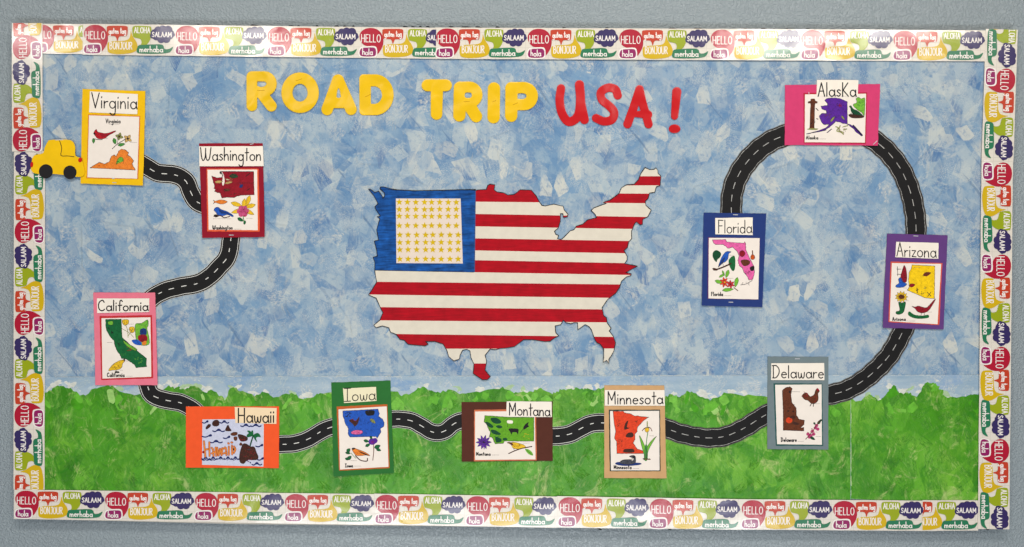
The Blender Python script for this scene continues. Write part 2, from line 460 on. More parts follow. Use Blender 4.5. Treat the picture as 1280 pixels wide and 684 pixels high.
def grass_material(name, base_only=None):
    s = Nodes(name); p, c0, c = paint_coords(s, 0.010, 30)
    D, Mi, Li, Pa = lin(40, 112, 6), lin(66, 144, 12), lin(120, 182, 46), lin(212, 216, 146)
    base = s.ramp(s.noise(c0, 8.0, 6, 0.7, '2D'), [(0.34, lin(50, 122, 8)), (0.5, lin(72, 146, 16)), (0.68, lin(120, 178, 54))])
    mid = [(0, D), (0.4, Mi), (0.75, lin(84, 164, 36)), (1, Li)]
    pale = [(0, lin(98, 172, 46)), (0.6, lin(146, 196, 92)), (1, Pa)]
    col, h = brush_layers(s, c, base, [
        (9.0, .070, .040, 0.9, 2.3, 0.8, mid, 0.16, 5),
        (13.0, .055, .030, 1.0, 2.1, 0.8, mid, 0.28, 6),
        (12.0, .060, .024, 1.1, 2.0, 0.65, pale, 0.42, 6),
        (18.0, .040, .020, 0.8, 2.5, 0.9, [(0, D), (1, Mi)], 0.34, 5),
        (22.0, .036, .014, 1.0, 2.1, 0.75, pale, 0.50, 6),
        (30.0, .026, .012, 0.6, 2.6, 0.9, [(0, D), (1, Mi)], 0.44, 4),
    ])
    bl = s.maprange(s.noise(c0, 17.0, 8, 0.78, '2D', dist=0.5), 0.55, 0.68)
    col = s.mix(s.math('MULTIPLY', bl, 0.38), col, Pa)
    dk = s.maprange(s.noise(c0, 22.0, 4, 0.6, '2D', dist=1.2), 0.56, 0.68)
    col = s.mix(s.math('MULTIPLY', dk, 0.5), col, lin(38, 124, 14))
    s.l(col, s.b.inputs['Base Color'])
    s.b.inputs['Roughness'].default_value = 0.42; s.b.inputs['Specular IOR Level'].default_value = 0.4
    nrm = s.bump(s.noise(c0, 13.0, 2, 0.5, '2D'), 1.0, 0.0020)
    nrm = s.bump(h, 0.9, 0.0012, nrm)
    nrm = s.bump(s.noise(c0, 160.0, 4, 0.7, '2D', dist=1.0), 0.8, 0.0008, nrm)
    s.l(nrm, s.b.inputs['Normal'])
    return s.m

def wall_material():
    s = Nodes("wall_paint"); p = s.pos()
    n = s.noise(p, 1.2, 2, 0.5)
    col = s.ramp(n, [(0.3, (0.268, 0.314, 0.342, 1)), (0.7, (0.290, 0.338, 0.366, 1))])
    fine = s.noise(p, 190.0, 2, 0.5, dist=0.4)
    col = s.mix(0.05, col, s.ramp(fine, [(0.35, (.17, .2, .21, 1)), (0.65, (.34, .38, .39, 1))]))
    s.l(col, s.b.inputs['Base Color']); s.b.inputs['Roughness'].default_value = 0.36
    s.b.inputs['Specular IOR Level'].default_value = 0.5
    nrm = s.bump(s.maprange(fine, 0.40, 0.66), 1.0, 0.0012)
    nrm = s.bump(s.noise(p, 300.0, 3, 0.6), 0.45, 0.0005, nrm)
    s.l(nrm, s.b.inputs['Normal'])
    return s.m

# ------------------------------------------------------------------ wall and board
m_wall = wall_material()
mb = MB(lambda p, h: ((p[0]-640)/PX, FACE-h/1000, (342-p[1])/PX))
xs = [-1200+i*80 for i in range(47)]; zs = [-1000+i*80 for i in range(35)]
mb.poly([(-1400, -1100), (2680, -1100), (2680, 1784), (-1400, 1784)], 0, m_wall)
wall = mb.build("wall"); tag(wall, "blue grey painted classroom wall with orange peel texture behind the board", None, kind='structure')
# the wall plane stands at y=+FACE, the board's face is y=0

m_cork = mat("board_edge", lin(52, 44, 36), 0.8, 0.2, 80)
m_cork2 = mat("torn_paper_dark", lin(40, 42, 46), 0.9, 0.2, 80)
m_white = mat("old_paper_edge", lin(206, 200, 188), 0.8, 0.05)
root = empty("bulletin_board", (0, 0, w((640, 660))[2]))
tag(root, "large rectangular bulletin board fixed to the wall under the painted papers", "bulletin board")
ORG = tuple(root.location)
mb = MB(); mb.poly([(19, 31.5), (1268, 39.3), (1257.5, 658.5), (22, 646)], -1.0, m_cork, thick=18.5)
mb.build("panel", root, ORG)
mb = MB()
top = lambda x: 29.3+(x-16)*(38.2-29.3)/(1271-16)
x = 60
while x < 1225:
    L = rnd.uniform(3, 16); a = rnd.uniform(0.3, 1.3)
    if rnd.random() < 0.55:
        pts = [(x, top(x)+1), (x+L*0.2, top(x)-a*rnd.uniform(.4, 1)), (x+L*0.6, top(x)-a*rnd.uniform(.2, 1)), (x+L, top(x)+1)]
        mb.poly(pts, -1.2, m_cork2, thick=0.6)
    x += L+rnd.uniform(1, 22)
for q in (744, 831, 885, 1228, 1100):
    mb.poly([(q, 660), (q+7, 663.2), (q+9, 662.4), (q+3, 659)], -1.2, m_cork2, thick=0.5)
mb.build("torn_paper_edge", root, ORG)["kind"] = "stuff"
mb = MB(); mb.poly([(14.2, 36), (18, 35), (18.5, 118), (15.6, 117), (15, 60)], -1.1, m_white, thick=0.5)
mb.poly([(19.8, 646), (300, 650), (660, 657), (1258, 658), (1258, 659.6), (660, 659.2), (300, 655.5), (19.8, 648.4)], -1.1, m_white, thick=0.5)
mb.build("backing_paper_edge", root, ORG)

m_sky = sky_material(); m_thin = plain_blue_material(); m_grass = grass_material("grass_paint")
mb = MB(); mb.sheet([(50, 60), (1236, 70), (1228, 474), (52, 474.5)], 0.15, 0.3, m_sky, 40, 14,
                    warp=lambda u, v: 0.25*math.sin(19*u+3*v)*math.sin(9*v+5*u))
o = mb.build("painted_sky_paper")
tag(o, "large sheet painted in blue and white brush strokes as the sky", "painted paper")
# lower sheets overlap the sky sheet; each carries the green paint
def grass_top(x0, x1):
    K = [(50, 492), (62, 488), (72, 483.5), (86, 484), (104, 494), (122, 484), (138, 482), (150, 490), (168, 494), (200, 487), (212, 483), (224, 487), (236, 484), (244, 483), (256, 490),
         (268, 488), (280, 500), (290, 484), (300, 489), (318, 494), (330, 491), (345, 497), (365, 491), (380, 499), (400, 493), (430, 490), (488, 489), (505, 494), (520, 487), (530, 485),
         (545, 491), (560, 488), (578, 492), (600, 490), (628, 485), (640, 492), (652, 489), (664, 490), (676, 486.5), (690, 492), (700, 488), (712, 487), (722, 485), (738, 487), (756, 485), (790, 488),
         (826, 497), (838, 494), (850, 496), (860, 489), (872, 494), (888, 500), (905, 492), (930, 494), (960, 497), (1030, 506), (1050, 502), (1062, 499), (1074, 502), (1086, 494), (1100, 500),
         (1112, 487), (1118, 483), (1126, 493), (1136, 491), (1146, 496), (1154, 482), (1162, 478), (1172, 484), (1178, 494), (1196, 497), (1210, 494), (1222, 493), (1236, 495)]
    r = [p for p in catmull(K, False, 5) if x0 <= p[0] <= x1]
    return [(x+rnd.uniform(-.7, .7), y+rnd.uniform(-1.8, 1.6)) for x, y in r]
def lower_sheet(x0, x1, h, label):
    mb = MB(); mb.sheet([(x0, 471.0-(x0-52)*.0022), (x1, 471.0-(x1-52)*.0022), (x1, 632), (x0, 624)], h, 0.3, m_thin, 24, 6,
                        warp=lambda u, v: 0.12*math.sin(23*u))
    o = mb.build("painted_grass_paper"); tag(o, label, "painted paper", "lower painted papers")
    gt = grass_top(x0, x1)
    g = MB(); g.poly([(x0+.3, gt[0][1])]+gt+[(x1-.3, gt[-1][1]), (x1-.3, 631), (x0+.3, 623.5)], h+0.22, m_grass, thick=0.05)
    g.build("green_paint", o)
    # dabs of paint along the ragged top
    cols = [mat("grass_dab_dark", lin(70, 148, 28), .5, .25, 60, .15), mat("grass_dab_mid", lin(98, 170, 52), .5, .25, 60, .15),
            mat("grass_dab_light", lin(112, 178, 66), .5, .25, 60, .2), mat("grass_dab_pale", lin(150, 194, 108), .6, .15, 60, .2)]
    d = MB(); d.ks = 0.0014
    n = int((x1-x0)/3.3)
    for i in range(n):
        x = rnd.uniform(x0+4, x1-6); y = min(gt, key=lambda q: abs(q[0]-x))[1]+rnd.uniform(0.5, 12)
        ang = rnd.choice([-1, 1])*rnd.uniform(.5, 1.5); ln = rnd.uniform(4, 11); wd = rnd.uniform(2, 6)
        ca, sa = math.cos(ang), math.sin(ang)
        pts = []
        for t in range(12):
            a = 2*math.pi*t/12
            rr = 1+rnd.uniform(-.16, .16)
            u = math.copysign(abs(math.cos(a))**.6, math.cos(a))*ln*rr; v = math.copysign(abs(math.sin(a))**.7, math.sin(a))*wd*rr
            pts.append((min(max(x+u*ca-v*sa, x0+.5), x1-.5), y+abs(ln*sa)+u*sa+v*ca))
        d.poly(pts, h+0.25, rnd.choices([m_grass]+cols, [9, 1.2, 1.8, 1.2, .5])[0])
    do = d.build("paint_dab", o)
    cl = [mat("sky_dab_white", lin(206, 208, 200), .6, .12, 60, .15), mat("sky_dab_grey", lin(172, 188, 196), .6, .12, 60, .15), mat("sky_dab_green", lin(164, 190, 150), .6, .15, 60, .15)]
    d2 = MB(); d2.ks = .0004
    for i in range(int((x1-x0)/6)):
        x = rnd.uniform(x0+8, x1-8); y = min(gt, key=lambda q: abs(q[0]-x))[1]+rnd.uniform(-4, 2)
        ln, wd = rnd.uniform(3, 8), rnd.uniform(2, 4.5); ang = rnd.uniform(-.6, .6); pts = []
        for t in range(14):
            a = 2*math.pi*t/14; rr = 1+rnd.uniform(-.3, .25)
            u = math.cos(a)*ln*rr; v = math.sin(a)*wd*rr
            pts.append((min(max(x+u*math.cos(ang)-v*math.sin(ang), x0+.5), x1-.5), y+u*math.sin(ang)+v*math.cos(ang)))
        d2.poly(pts, h+0.14-.05, rnd.choices(cl, [4, 4, 1])[0])
    d2.build("white_paint_dab", o)['kind'] = 'stuff'; do['kind'] = 'stuff'
    return o
lower_sheet(51, 1063.5, 0.75, "wide green painted grass paper under the sky, left of the vertical seam")
lower_sheet(1063.0, 1229, 1.15, "narrow green painted grass paper in the lower right corner, beside the vertical seam")
m_fold = mat("bare_fold", lin(196, 208, 170), .7, .2, 120)
f = MB(); f.ks = .0004; pts = [(1063.4, y) for y in range(505, 628, 6)]
for i in range(len(pts)-1):
    if rnd.random() < .62: f.ribbon([pts[i], (pts[i+1][0]+rnd.uniform(-.2, .3), pts[i+1][1])], rnd.uniform(.3, .9), 1.50, m_fold)
for x in range(60, 1225, 9):
    if rnd.random() < .6: f.ribbon([(x, 471.3-(x-52)*.0022), (x+rnd.uniform(4, 9), 471.3-(x-52)*.0022)], rnd.uniform(.3, .9), 1.48, mat("bare_seam", lin(198, 206, 206), .7, .1))
fo = f.build("bare_paper_edge", bpy.data.objects["painted_grass_paper"]); fo["kind"] = "stuff"

# ------------------------------------------------------------------ greeting border strips
def lam(name, c, spec=.35): return mat(name, c, 0.38, 0.03, 30, 0, 0.08, coat=1.0, wave=0.0018, spec=spec, ws=9.0)
def strip_paper():
    s = Nodes("border_paper"); tc = s.n('ShaderNodeTexCoord').outputs['Object']
    sp = s.n('ShaderNodeSeparateXYZ'); s.l(tc, sp.inputs[0]); p = s.pos()
    step = 9.4/PX
    def line(o):
        f = s.math('FRACT', s.math('DIVIDE', o, step))
        return s.math('LESS_THAN', f, 0.07)
    g = s.math('MAXIMUM', line(sp.outputs[0]), line(s.math('ADD', sp.outputs[2], 10.0)))
    col = s.mix(s.math('MULTIPLY', g, 0.30), lin(224, 215, 203), lin(168, 160, 155))
    s.l(col, s.b.inputs['Base Color']); s.b.inputs['Roughness'].default_value = 0.32
    nrm = s.bump(s.noise(p, 9.0, 2.0, 0.45, dist=0.6), 1.0, 0.0018)
    s.l(nrm, s.b.inputs['Normal']); s.b.inputs['Coat Weight'].default_value = 1.0
    s.b.inputs['Coat Roughness'].default_value = 0.13; s.l(nrm, s.b.inputs['Coat Normal'])
    return s.m
m_strip = strip_paper()
BC = {'HELLO': lin(174, 12, 46), 'hola': lin(142, 22, 92), 'guten tag': lin(192, 60, 32), 'BONJOUR': lin(208, 172, 5),
      'ALOHA': lin(150, 164, 12), 'SALAAM': lin(50, 38, 92), 'merhaba': lin(34, 116, 80)}
BM = {k: lam("print_"+k.replace(' ', '_').lower(), v) for k, v in BC.items()}
m_print_white = lam("print_white", lin(240, 232, 226))
def cloud():
    out = []
    lobes = [(752, 92, 40), (790, 62, 42), (838, 48, 40), (895, 55, 44), (930, 90, 30), (945, 108, 22), (912, 120, 38), (878, 158, 40), (822, 160, 40), (770, 132, 38), (735, 122, 30)]
    cx, cy = 835, 105
    for i in range(96):
        a = 2*math.pi*i/96; dx, dy = math.cos(a), math.sin(a); best = 0
        for (x, y, r) in lobes:
            ex, ey = cx-x, cy-y; b = ex*dx+ey*dy; c = ex*ex+ey*ey-r*r; D = b*b-c
            if D > 0: best = max(best, -b+math.sqrt(D))
        out.append((cx+dx*best, cy+dy*best))
    return out
BUB = [
 ('BONJOUR', [(258, 230), (268, 196), (330, 184), (430, 178), (480, 158), (498, 110), (503, 72), (524, 130), (563, 190), (575, 240), (560, 285), (500, 312), (380, 325), (290, 315), (262, 290)], (285, 520, 270, 76), 0),
 ('HELLO', [(10, 105), (25, 55), (70, 20), (130, 10), (190, 22), (235, 60), (260, 120), (262, 175), (245, 230), (204, 292), (198, 250), (172, 216), (120, 210), (70, 200), (30, 165)], (32, 232, 162, 80), 0),
 ('hola', [(15, 265), (35, 230), (100, 222), (165, 222), (184, 245), (186, 290), (165, 315), (90, 320), (35, 315), (15, 295)], (45, 150, 300, 68), 1),
 ('guten tag', [(250, 45), (262, 22), (350, 17), (455, 20), (470, 50), (465, 115), (445, 130), (385, 132), (362, 182), (340, 132), (265, 128), (252, 100)], (274, 452, 100, 60), 0),
 ('ALOHA', [(518, 50), (535, 20), (600, 15), (700, 20), (718, 40), (720, 110), (700, 180), (660, 225), (590, 256), (572, 252), (612, 215), (615, 182), (600, 157), (560, 146), (528, 130)], (540, 705, 92, 60), 0),
 ('SALAAM', cloud(), (728, 932, 132, 50), 0),
 ('merhaba', [(573, 250), (590, 225), (650, 220), (800, 212), (845, 225), (860, 262), (905, 262), (948, 238), (928, 285), (890, 305), (780, 315), (620, 315), (573, 305), (566, 280)], (600, 842, 298, 66), 0),
]
Q = 8.533
loc_fn = lambda p, h: (p[0]/PX, -h/1000.0, -p[1]/PX)
def bubble_data(i):
    nm, pts, (tx0, tx1, tb, tc), halo = BUB[i]
    h = 0.12+0.06*i
    a = MB(loc_fn); pp = [(x/Q, y/Q) for x, y in pts]
    if halo:
        c = (sum(p[0] for p in pp)/len(pp), sum(p[1] for p in pp)/len(pp))
        a.poly([(c[0]+(x-c[0])*1.14, c[1]+(y-c[1])*1.28-0.1) for x, y in pp], h, m_print_white, 3)
    a.poly(pp, h+.02, BM[nm], 0 if nm == 'SALAAM' else 3)
    t = MB(loc_fn); write(t, nm, tx0/Q, tx1/Q, tb/Q, tc/Q, 1.0 if nm.isupper() else 1.05, h+0.10, m_print_white, gap=.16, bounce=.0 if nm.isupper() else .05)
    return a, t
def mesh_of(mbx, name):
    o = mbx.build(name); me = o.data; bpy.data.objects.remove(o); return me
BUBM = []
for i in range(len(BUB)):
    a, t = bubble_data(i); BUBM.append((mesh_of(a, "speech_bubble"), mesh_of(t, "lettering"), BUB[i][0]))
def clip_mesh(me, x0, x1):
    bm = bmesh.new(); bm.from_mesh(me)
    for x, nx in ((x0, -1), (x1, 1)):
        g = bm.verts[:]+bm.edges[:]+bm.faces[:]
        bmesh.ops.bisect_plane(bm, geom=g, dist=1e-7, plane_co=(x, 0, 0), plane_no=(nx, 0, 0), clear_outer=True)
    if not bm.faces: bm.free(); return None
    m2 = me.copy(); bm.to_mesh(m2); bm.free(); return m2
def link(o): scene.collection.objects.link(o); return o
def border_strip(a, b, phase, period, h, label, width=38.6, w2=None):
    """a->b: pixels of the strip's upper-left and upper-right corners in its own reading direction"""
    d = Vector(b)-Vector(a); L = d.length; ang = math.atan2(d.y, d.x)
    sc = period/113.0; S = MB(loc_fn); n = max(4, int(L/12)); w2 = w2 or width
    S.sheet([(0, 0), (L, 0), (L, w2), (0, width)], 0, 0.35, m_strip, n, 3, jag=0.12,
            warp=lambda u, v: 0.22*math.sin(u*L/23.0+a[0])+0.0*v)
    o = S.build("border_strip")
    o.location = w(a, h); o.rotation_euler = (0, ang, 0)
    tag(o, label, "border strip", "greeting border strips round the board")
    k = 0
    while k*period-phase < L:
        u0 = k*period-phase
        for me, te, nm in BUBM:
            xs_ = [v.co.x for v in me.vertices]; lo = u0+min(xs_)*PX*sc; hi = u0+max(xs_)*PX*sc
            if hi <= 0.6 or lo >= L-0.6: continue
            full = lo >= 0 and hi <= L
            m1, m2 = me, te
            if not full:
                m1 = clip_mesh(me, (0.1-u0)/sc/PX, (L-0.1-u0)/sc/PX); m2 = clip_mesh(te, (0.2-u0)/sc/PX, (L-.2-u0)/sc/PX)
            if m1 is None: continue
            p = link(bpy.data.objects.new("speech_bubble", m1)); p.parent = o
            p.location = (u0/PX, -0.00040, -0.05/PX); p.scale = (sc, 1, width/39.2)
            p['label'] = nm.lower()+" speech bubble"
            if m2 is not None:
                t = link(bpy.data.objects.new("lettering", m2)); t.parent = p
        k += 1
    return o
border_strip((54.2, 30.2), (104.5, 30.6), 16.5, 113.5, 2.3, "short scrap of top greeting border showing only LO, next to the upper left corner", 37.4)
border_strip((104.2, 30.4), (545.5, 35.4), -0.6, 114.6, 2.9, "long top greeting border strip above the yellow word ROAD", 38.6, 38.6)
border_strip((544, 35.0), (999.4, 37.2), -0.2, 114.2, 3.5, "long top greeting border strip above the yellow word TRIP and the red USA", 39.2, 39.0)
border_strip((999, 37.0), (1231, 38.6), -0.8, 115.0, 2.9, "top greeting border strip above the pink Alaska card", 39.2, 38.6)
border_strip((17.6, 612), (18.2, 189), 37.5, 114.8, 2.3, "long upright greeting border strip down the left edge, below the yellow car", 38.8)
border_strip((16.2, 190), (16.0, 29.6), 1.0, 115.0, 3.6, "upright greeting border strip at the upper left, reaching the top corner", 38.2)
border_strip((1271, 38), (1265.5, 203), 68.0, 115.6, 3.5, "upright greeting border strip at the upper right corner", 39.8)
border_strip((1264.8, 202), (1260.2, 661), -0.4, 115.0, 4.1, "long upright greeting border strip down the right edge to the bottom corner", 39.2)
border_strip((18.6, 611.6), (468.5, 617.3), -0.6, 112.2, 3.0, "long bottom greeting border strip under the orange Hawaii card", 36.6, 38.6)
border_strip((468, 616.6), (697, 620.2), -0.6, 113.5, 3.6, "bottom greeting border strip under the brown Montana card", 38.6, 39)
border_strip((696.2, 619.6), (926, 623.5), -0.8, 113.8, 4.2, "bottom greeting border strip under the tan Minnesota card", 39.2, 38)
border_strip((925, 623.4), (1153, 625.4), -0.4, 114.0, 3.6, "bottom greeting border strip under the grey Delaware card", 38, 37.8)
border_strip((1152.2, 624.8), (1222, 625.2), 43.0, 113.5, 3.0, "short bottom greeting border strip beside the lower right corner, starting mid word", 38.4, 37.6)

# ------------------------------------------------------------------ flag map
m_red = mat("map_red_paint", lin(166, 4, 24), 0.55, 0.12, 40, 0.16, ss=260.0)
m_cream = mat("map_white_paper", lin(216, 207, 191), 0.75, 0.05, 40, wave=.0012)
m_blue = mat("map_blue_paint", lin(20, 74, 142), 0.5, 0.35, 45, 0.42, ss=240.0)
m_black = mat("black_marker", lin(22, 22, 26), 0.6, 0.1)
m_starpaper = mat("star_paper", lin(224, 207, 193), 0.7, 0.03)
m_star = mat("star_yellow", lin(206, 172, 0), 0.5, 0.05)
m_rim = mat("cut_paper_rim", lin(222, 205, 192), 0.8, 0.05)
def T(x0, y0, s): return lambda pts: [(x0+x/s, y0+y/s) for x, y in pts]
A_ = T(450, 200, 6.395); B_ = T(650, 200, 6.395); C_ = T(450, 307, 6.395); D_ = T(650, 300, 6.395); E_ = T(450, 380, 6.395); F_ = T(650, 380, 6.395)
outline = (A_([(70, 235), (85, 235), (120, 262), (150, 250), (175, 285), (185, 308), (198, 290), (195, 262), (160, 232), (165, 218), (195, 218), (230, 228), (300, 240), (420, 248), (600, 246), (800, 240), (880, 238), (930, 245), (945, 240), (1010, 238), (1022, 205), (1040, 195), (1078, 200), (1072, 240), (1095, 258), (1150, 265), (1180, 282), (1230, 278), (1250, 265)])
 + B_([(0, 240), (90, 243), (130, 290), (150, 330), (175, 365), (200, 370), (270, 355), (345, 372), (352, 400), (383, 435), (378, 455), (348, 462), (342, 430), (322, 428), (322, 490), (305, 545), (275, 570), (285, 595), (308, 605), (298, 632), (330, 638), (360, 610), (400, 568), (430, 560), (450, 530), (500, 515), (540, 480), (612, 462), (600, 435), (568, 405), (590, 385), (650, 362), (690, 350), (665, 340), (720, 322), (790, 270), (810, 225), (850, 200), (910, 197), (945, 160), (965, 110), (998, 62), (1035, 80), (1070, 78), (1085, 65), (1100, 85), (1102, 110), (1125, 130), (1118, 205), (1088, 215), (1075, 260), (1035, 265), (1022, 310), (1000, 330), (1005, 365), (1048, 402), (1020, 455), (980, 475), (978, 515), (960, 520), (930, 495), (915, 510), (890, 570), (892, 630)])
 + D_([(868, 15), (858, 60), (830, 85), (855, 130), (855, 160), (835, 190), (900, 203), (937, 210), (880, 240), (845, 262), (888, 272), (885, 285), (850, 295), (810, 330), (795, 380), (765, 425), (700, 475)])
 + F_([(655, 30), (668, 95), (690, 110), (695, 150), (727, 195), (712, 215), (745, 260), (762, 310), (748, 375), (730, 410), (708, 440), (708, 475), (690, 450), (662, 465), (668, 430), (668, 360), (640, 320), (615, 310), (598, 285), (570, 205), (550, 180), (520, 165), (462, 205), (460, 150), (435, 148), (405, 158), (370, 150), (345, 130), (325, 165), (280, 175), (285, 230), (308, 255), (270, 275), (240, 298), (195, 300), (100, 285), (30, 285)])
 + E_([(1235, 340), (1180, 350), (1120, 355), (1080, 365), (1040, 360), (1000, 410), (1012, 460), (1000, 530), (1042, 580), (1020, 603), (980, 605), (905, 555), (912, 480), (888, 430), (880, 375), (855, 362), (820, 370), (800, 410), (795, 440), (750, 455), (710, 420), (695, 370), (665, 320), (600, 300), (525, 300), (545, 322), (520, 335), (440, 328), (385, 322), (355, 290), (320, 283), (290, 243), (245, 225), (232, 190), (180, 175), (130, 190), (112, 170), (160, 130), (185, 70), (160, 20)])
 + C_([(130, 420), (70, 395), (100, 350), (135, 292), (120, 210), (120, 130), (105, 95), (140, 85), (135, 40), (125, 0)])
 + A_([(115, 650), (150, 640), (135, 560), (160, 470), (140, 455), (165, 450), (130, 400), (120, 375), (145, 350), (115, 290)]))
H = 1.9
root = empty("flag_map", (w((640, 474))[0], -0.0015, w((640, 474))[2]))
tag(root, "large cut out map of the country painted as a flag with red and white stripes", "map")
ORG = tuple(root.location)
lines = [((700, 220.6), (900, 220.6)), ((700, 232), (900, 232)), ((700, 241.8), (900, 242.6)), ((600, 252.4), (800, 254.2)), ((600, 267.7), (800, 271.3)), ((600, 283.2), (780, 286.2)),
         ((600, 298.2), (780, 301.3)), ((600, 313.3), (780, 316.7)), ((600, 325.5), (780, 329)), ((470, 338.2), (770, 343.5)), ((470, 352.3), (760, 355.5)), ((468, 368.3), (755, 372.3)),
         ((475, 384), (750, 386.8)), ((475, 400.5), (755, 403)), ((495, 417.5), (755, 421)), ((500, 436), (755, 435.6)), ((500, 454.3), (700, 454.3))]
bm = bmesh.new()
out2 = outline[::-1] if area2(outline) > 0 else outline
vs = [bm.verts.new((x, -y, 0)) for x, y in out2]
for t in tessellate_polygon([[Vector((x, -y, 0)) for x, y in out2]]):
    a = [(out2[i][0], -out2[i][1]) for i in t]
    t = t if area2(a) > 0 else t[::-1]
    try: bm.faces.new([vs[i] for i in t])
    except ValueError: pass
def cut(a, b):
    d = Vector((b[0]-a[0], -(b[1]-a[1]), 0)); n = Vector((-d.y, d.x, 0)).normalized()
    bmesh.ops.bisect_plane(bm, geom=bm.verts[:]+bm.edges[:]+bm.faces[:], dist=1e-5, plane_co=(a[0], -a[1], 0), plane_no=n)
for a, b in lines: cut(a, b)
cut((595.4, 200), (593.6, 345))
def bend_map(x, y): # the Florida tip and the north-east tip stand off the board
    r = 0.0
    if y > 402 and x > 715: r += 0.0022*(y-402)**2/1.6
    if y < 300 and x > 745: r += 0.00045*(300-y)**1.6
    if y > 430 and x < 620: r += 0.0010*(y-430)**2
    return min(r, 6.0)
def line_y(l, x): (ax, ay), (bx, by) = l; return ay+(by-ay)*(x-ax)/(bx-ax)
groups = {}
for f in bm.faces:
    c = f.calc_center_median(); x, y = c.x, -c.y
    if x < 594.6-(y-200)*.012 and y < line_y(lines[9], x): key = 'canton'
    else:
        key = sum(1 for k, l in enumerate(lines) if y > line_y(l, x) and (k > 2 or x > 700))
        if x <= 700: key = key+3
        # below the third line on the left side the count starts there
    groups.setdefault(key, []).append(f)
def strip_of(faces, name, mt, h, thick=0.35):
    m_ = MB(); ids = {}
    cnt = {}
    for f in faces:
        for v in f.verts:
            if v not in ids: ids[v] = m_.addv((v.co.x, -v.co.y), h+bend_map(v.co.x, -v.co.y))
        m_.face([ids[v] for v in f.verts], mt)
        L = f.loops
        for l in L:
            k = frozenset((l.vert, l.link_loop_next.vert)); cnt.setdefault(k, []).append((l.vert, l.link_loop_next.vert))
    for k, e in cnt.items():
        if len(e) == 1:
            a, b = e[0]
            la = m_.addv((a.co.x, -a.co.y), h-thick+bend_map(a.co.x, -a.co.y)); lb = m_.addv((b.co.x, -b.co.y), h-thick+bend_map(b.co.x, -b.co.y))
            m_.face([ids[b], ids[a], la, lb], m_rim)
    return m_.build(name, root, ORG)
# stripes: key counts lines above; 0 white, 1 red, 2 white, 3 red, 4 white ...
for key, fs in groups.items():
    if key == 'canton': canton = strip_of(fs, "canton", m_blue, H)
    else:
        # lines: 0 above=white; after line0 red; line1 white; line2 red; line3 white; ...
        red = (key % 2 == 1)
        left = set(fs)
        while left:                                  # every separate piece of a stripe is its own part
            st = [left.pop()]; isl = []
            while st:
                f = st.pop(); isl.append(f)
                for e in f.edges:
                    for g_ in e.link_faces:
                        if g_ in left: left.discard(g_); st.append(g_)
            o = strip_of(isl, "stripe", m_red if red else m_cream, H)
            o['label'] = "red stripe" if red else "white stripe"
bm.free()
mb = MB(lambda p, h: w(p, h+bend_map(*p)))
jo = []
for i in range(len(outline)):
    a, b = Vector(outline[i]), Vector(outline[(i+1) % len(outline)])
    n = max(1, int((b-a).length/4))
    for k in range(n): jo.append(tuple(a+(b-a)*k/n))
mb.ribbon(jo+[jo[0]], .85, H+.10, m_black, jitter=.25)
mb.ribbon([(485, 237.4), (520, 238.7), (560, 238.0), (594.6, 237.2)], 0.9, H+.12, m_black)
mb.ribbon([(594.3, 238), (593.6, 290), (592.8, 340.2)], 0.5, H+.1, mat("canton_line", lin(70, 80, 100), .6))
mb.ribbon([(469.8, 338.0), (530, 339.2), (593, 340.3)], 0.6, H+.1, m_black)
o = mb.build("marker_outline", root, ORG)
mb = MB(); c4 = [(495, 248.4), (575.9, 248.4), (578.6, 329.5), (495.7, 329)]
mb.sheet(c4, H+0.45, 0.25, m_starpaper, 4, 4); sh = mb.build("star_sheet", root, ORG)
star_me = None
ys = [253.0, 261.9, 270.5, 282.1, 293.8, 303.2, 312.2, 324.0]; xs_ = [499.3, 509.4, 519.9, 530.8, 539.6, 549.8, 560.4, 570.4]
sb = MB(loc_fn); sb.poly([((4.6 if i % 2 == 0 else 1.95)*math.sin(math.pi*i/5), -(4.6 if i % 2 == 0 else 1.95)*math.cos(math.pi*i/5)) for i in range(10)], 0, m_star); sb.v = [(x, y, z) for x, y, z in sb.v]
star_me = mesh_of(sb, "star")
for j, y in enumerate(ys):
    for i, x in enumerate(xs_):
        s_ = link(bpy.data.objects.new("star", star_me)); s_.parent = sh
        p = w((x+(.6+i*.25 if j > 3 else 0), y+rnd.uniform(-.2, .2)), H+0.50)
        s_.location = (p[0]-ORG[0], p[1]-ORG[1], p[2]-ORG[2]); s_.rotation_euler = (0, rnd.uniform(-.08, .08), 0)

# ------------------------------------------------------------------ headline letters
def cut_letter_mat(name, col, ws):
    s = Nodes(name); p = s.pos()
    n = s.noise(p, 40.0, 3, .6)
    s.l(s.ramp(n, [(.3, tuple(c*.95 for c in col[:3])), (.7, tuple(min(1, c*1.03) for c in col[:3]))]), s.b.inputs['Base Color'])
    s.b.inputs['Roughness'].default_value = .33; s.b.inputs['Specular IOR Level'].default_value = .5
    nrm = s.bump(s.noise(p, ws, 1.5, .4, dist=.5), 1.0, .011)
    s.l(s.bump(s.noise(p, 700, 2, .5), .15, .0002, nrm), s.b.inputs['Normal'])
    return s.m
m_yel = cut_letter_mat("letter_yellow", lin(234, 188, 6), 15); m_rl = cut_letter_mat("letter_red", lin(196, 16, 24), 13)
m_fold_dark = mat("letter_crease", lin(176, 124, 10), .6, .1)
def cap(ax, ay, bx, by, r, r2=None):
    r2 = r if r2 is None else r2
    def f(x, y):
        dx, dy = bx-ax, by-ay; t = max(0, min(1, ((x-ax)*dx+(y-ay)*dy)/(dx*dx+dy*dy+1e-9)))
        return math.hypot(x-ax-dx*t, y-ay-dy*t)-(r+(r2-r)*t)
    return f
def path(pts, r, r2=None, closed=False):
    n = len(pts)-1; r2 = r if r2 is None else r2
    return U(*[cap(*pts[i], *pts[i+1], r+(r2-r)*i/n, r+(r2-r)*(i+1)/n) for i in range(n)])
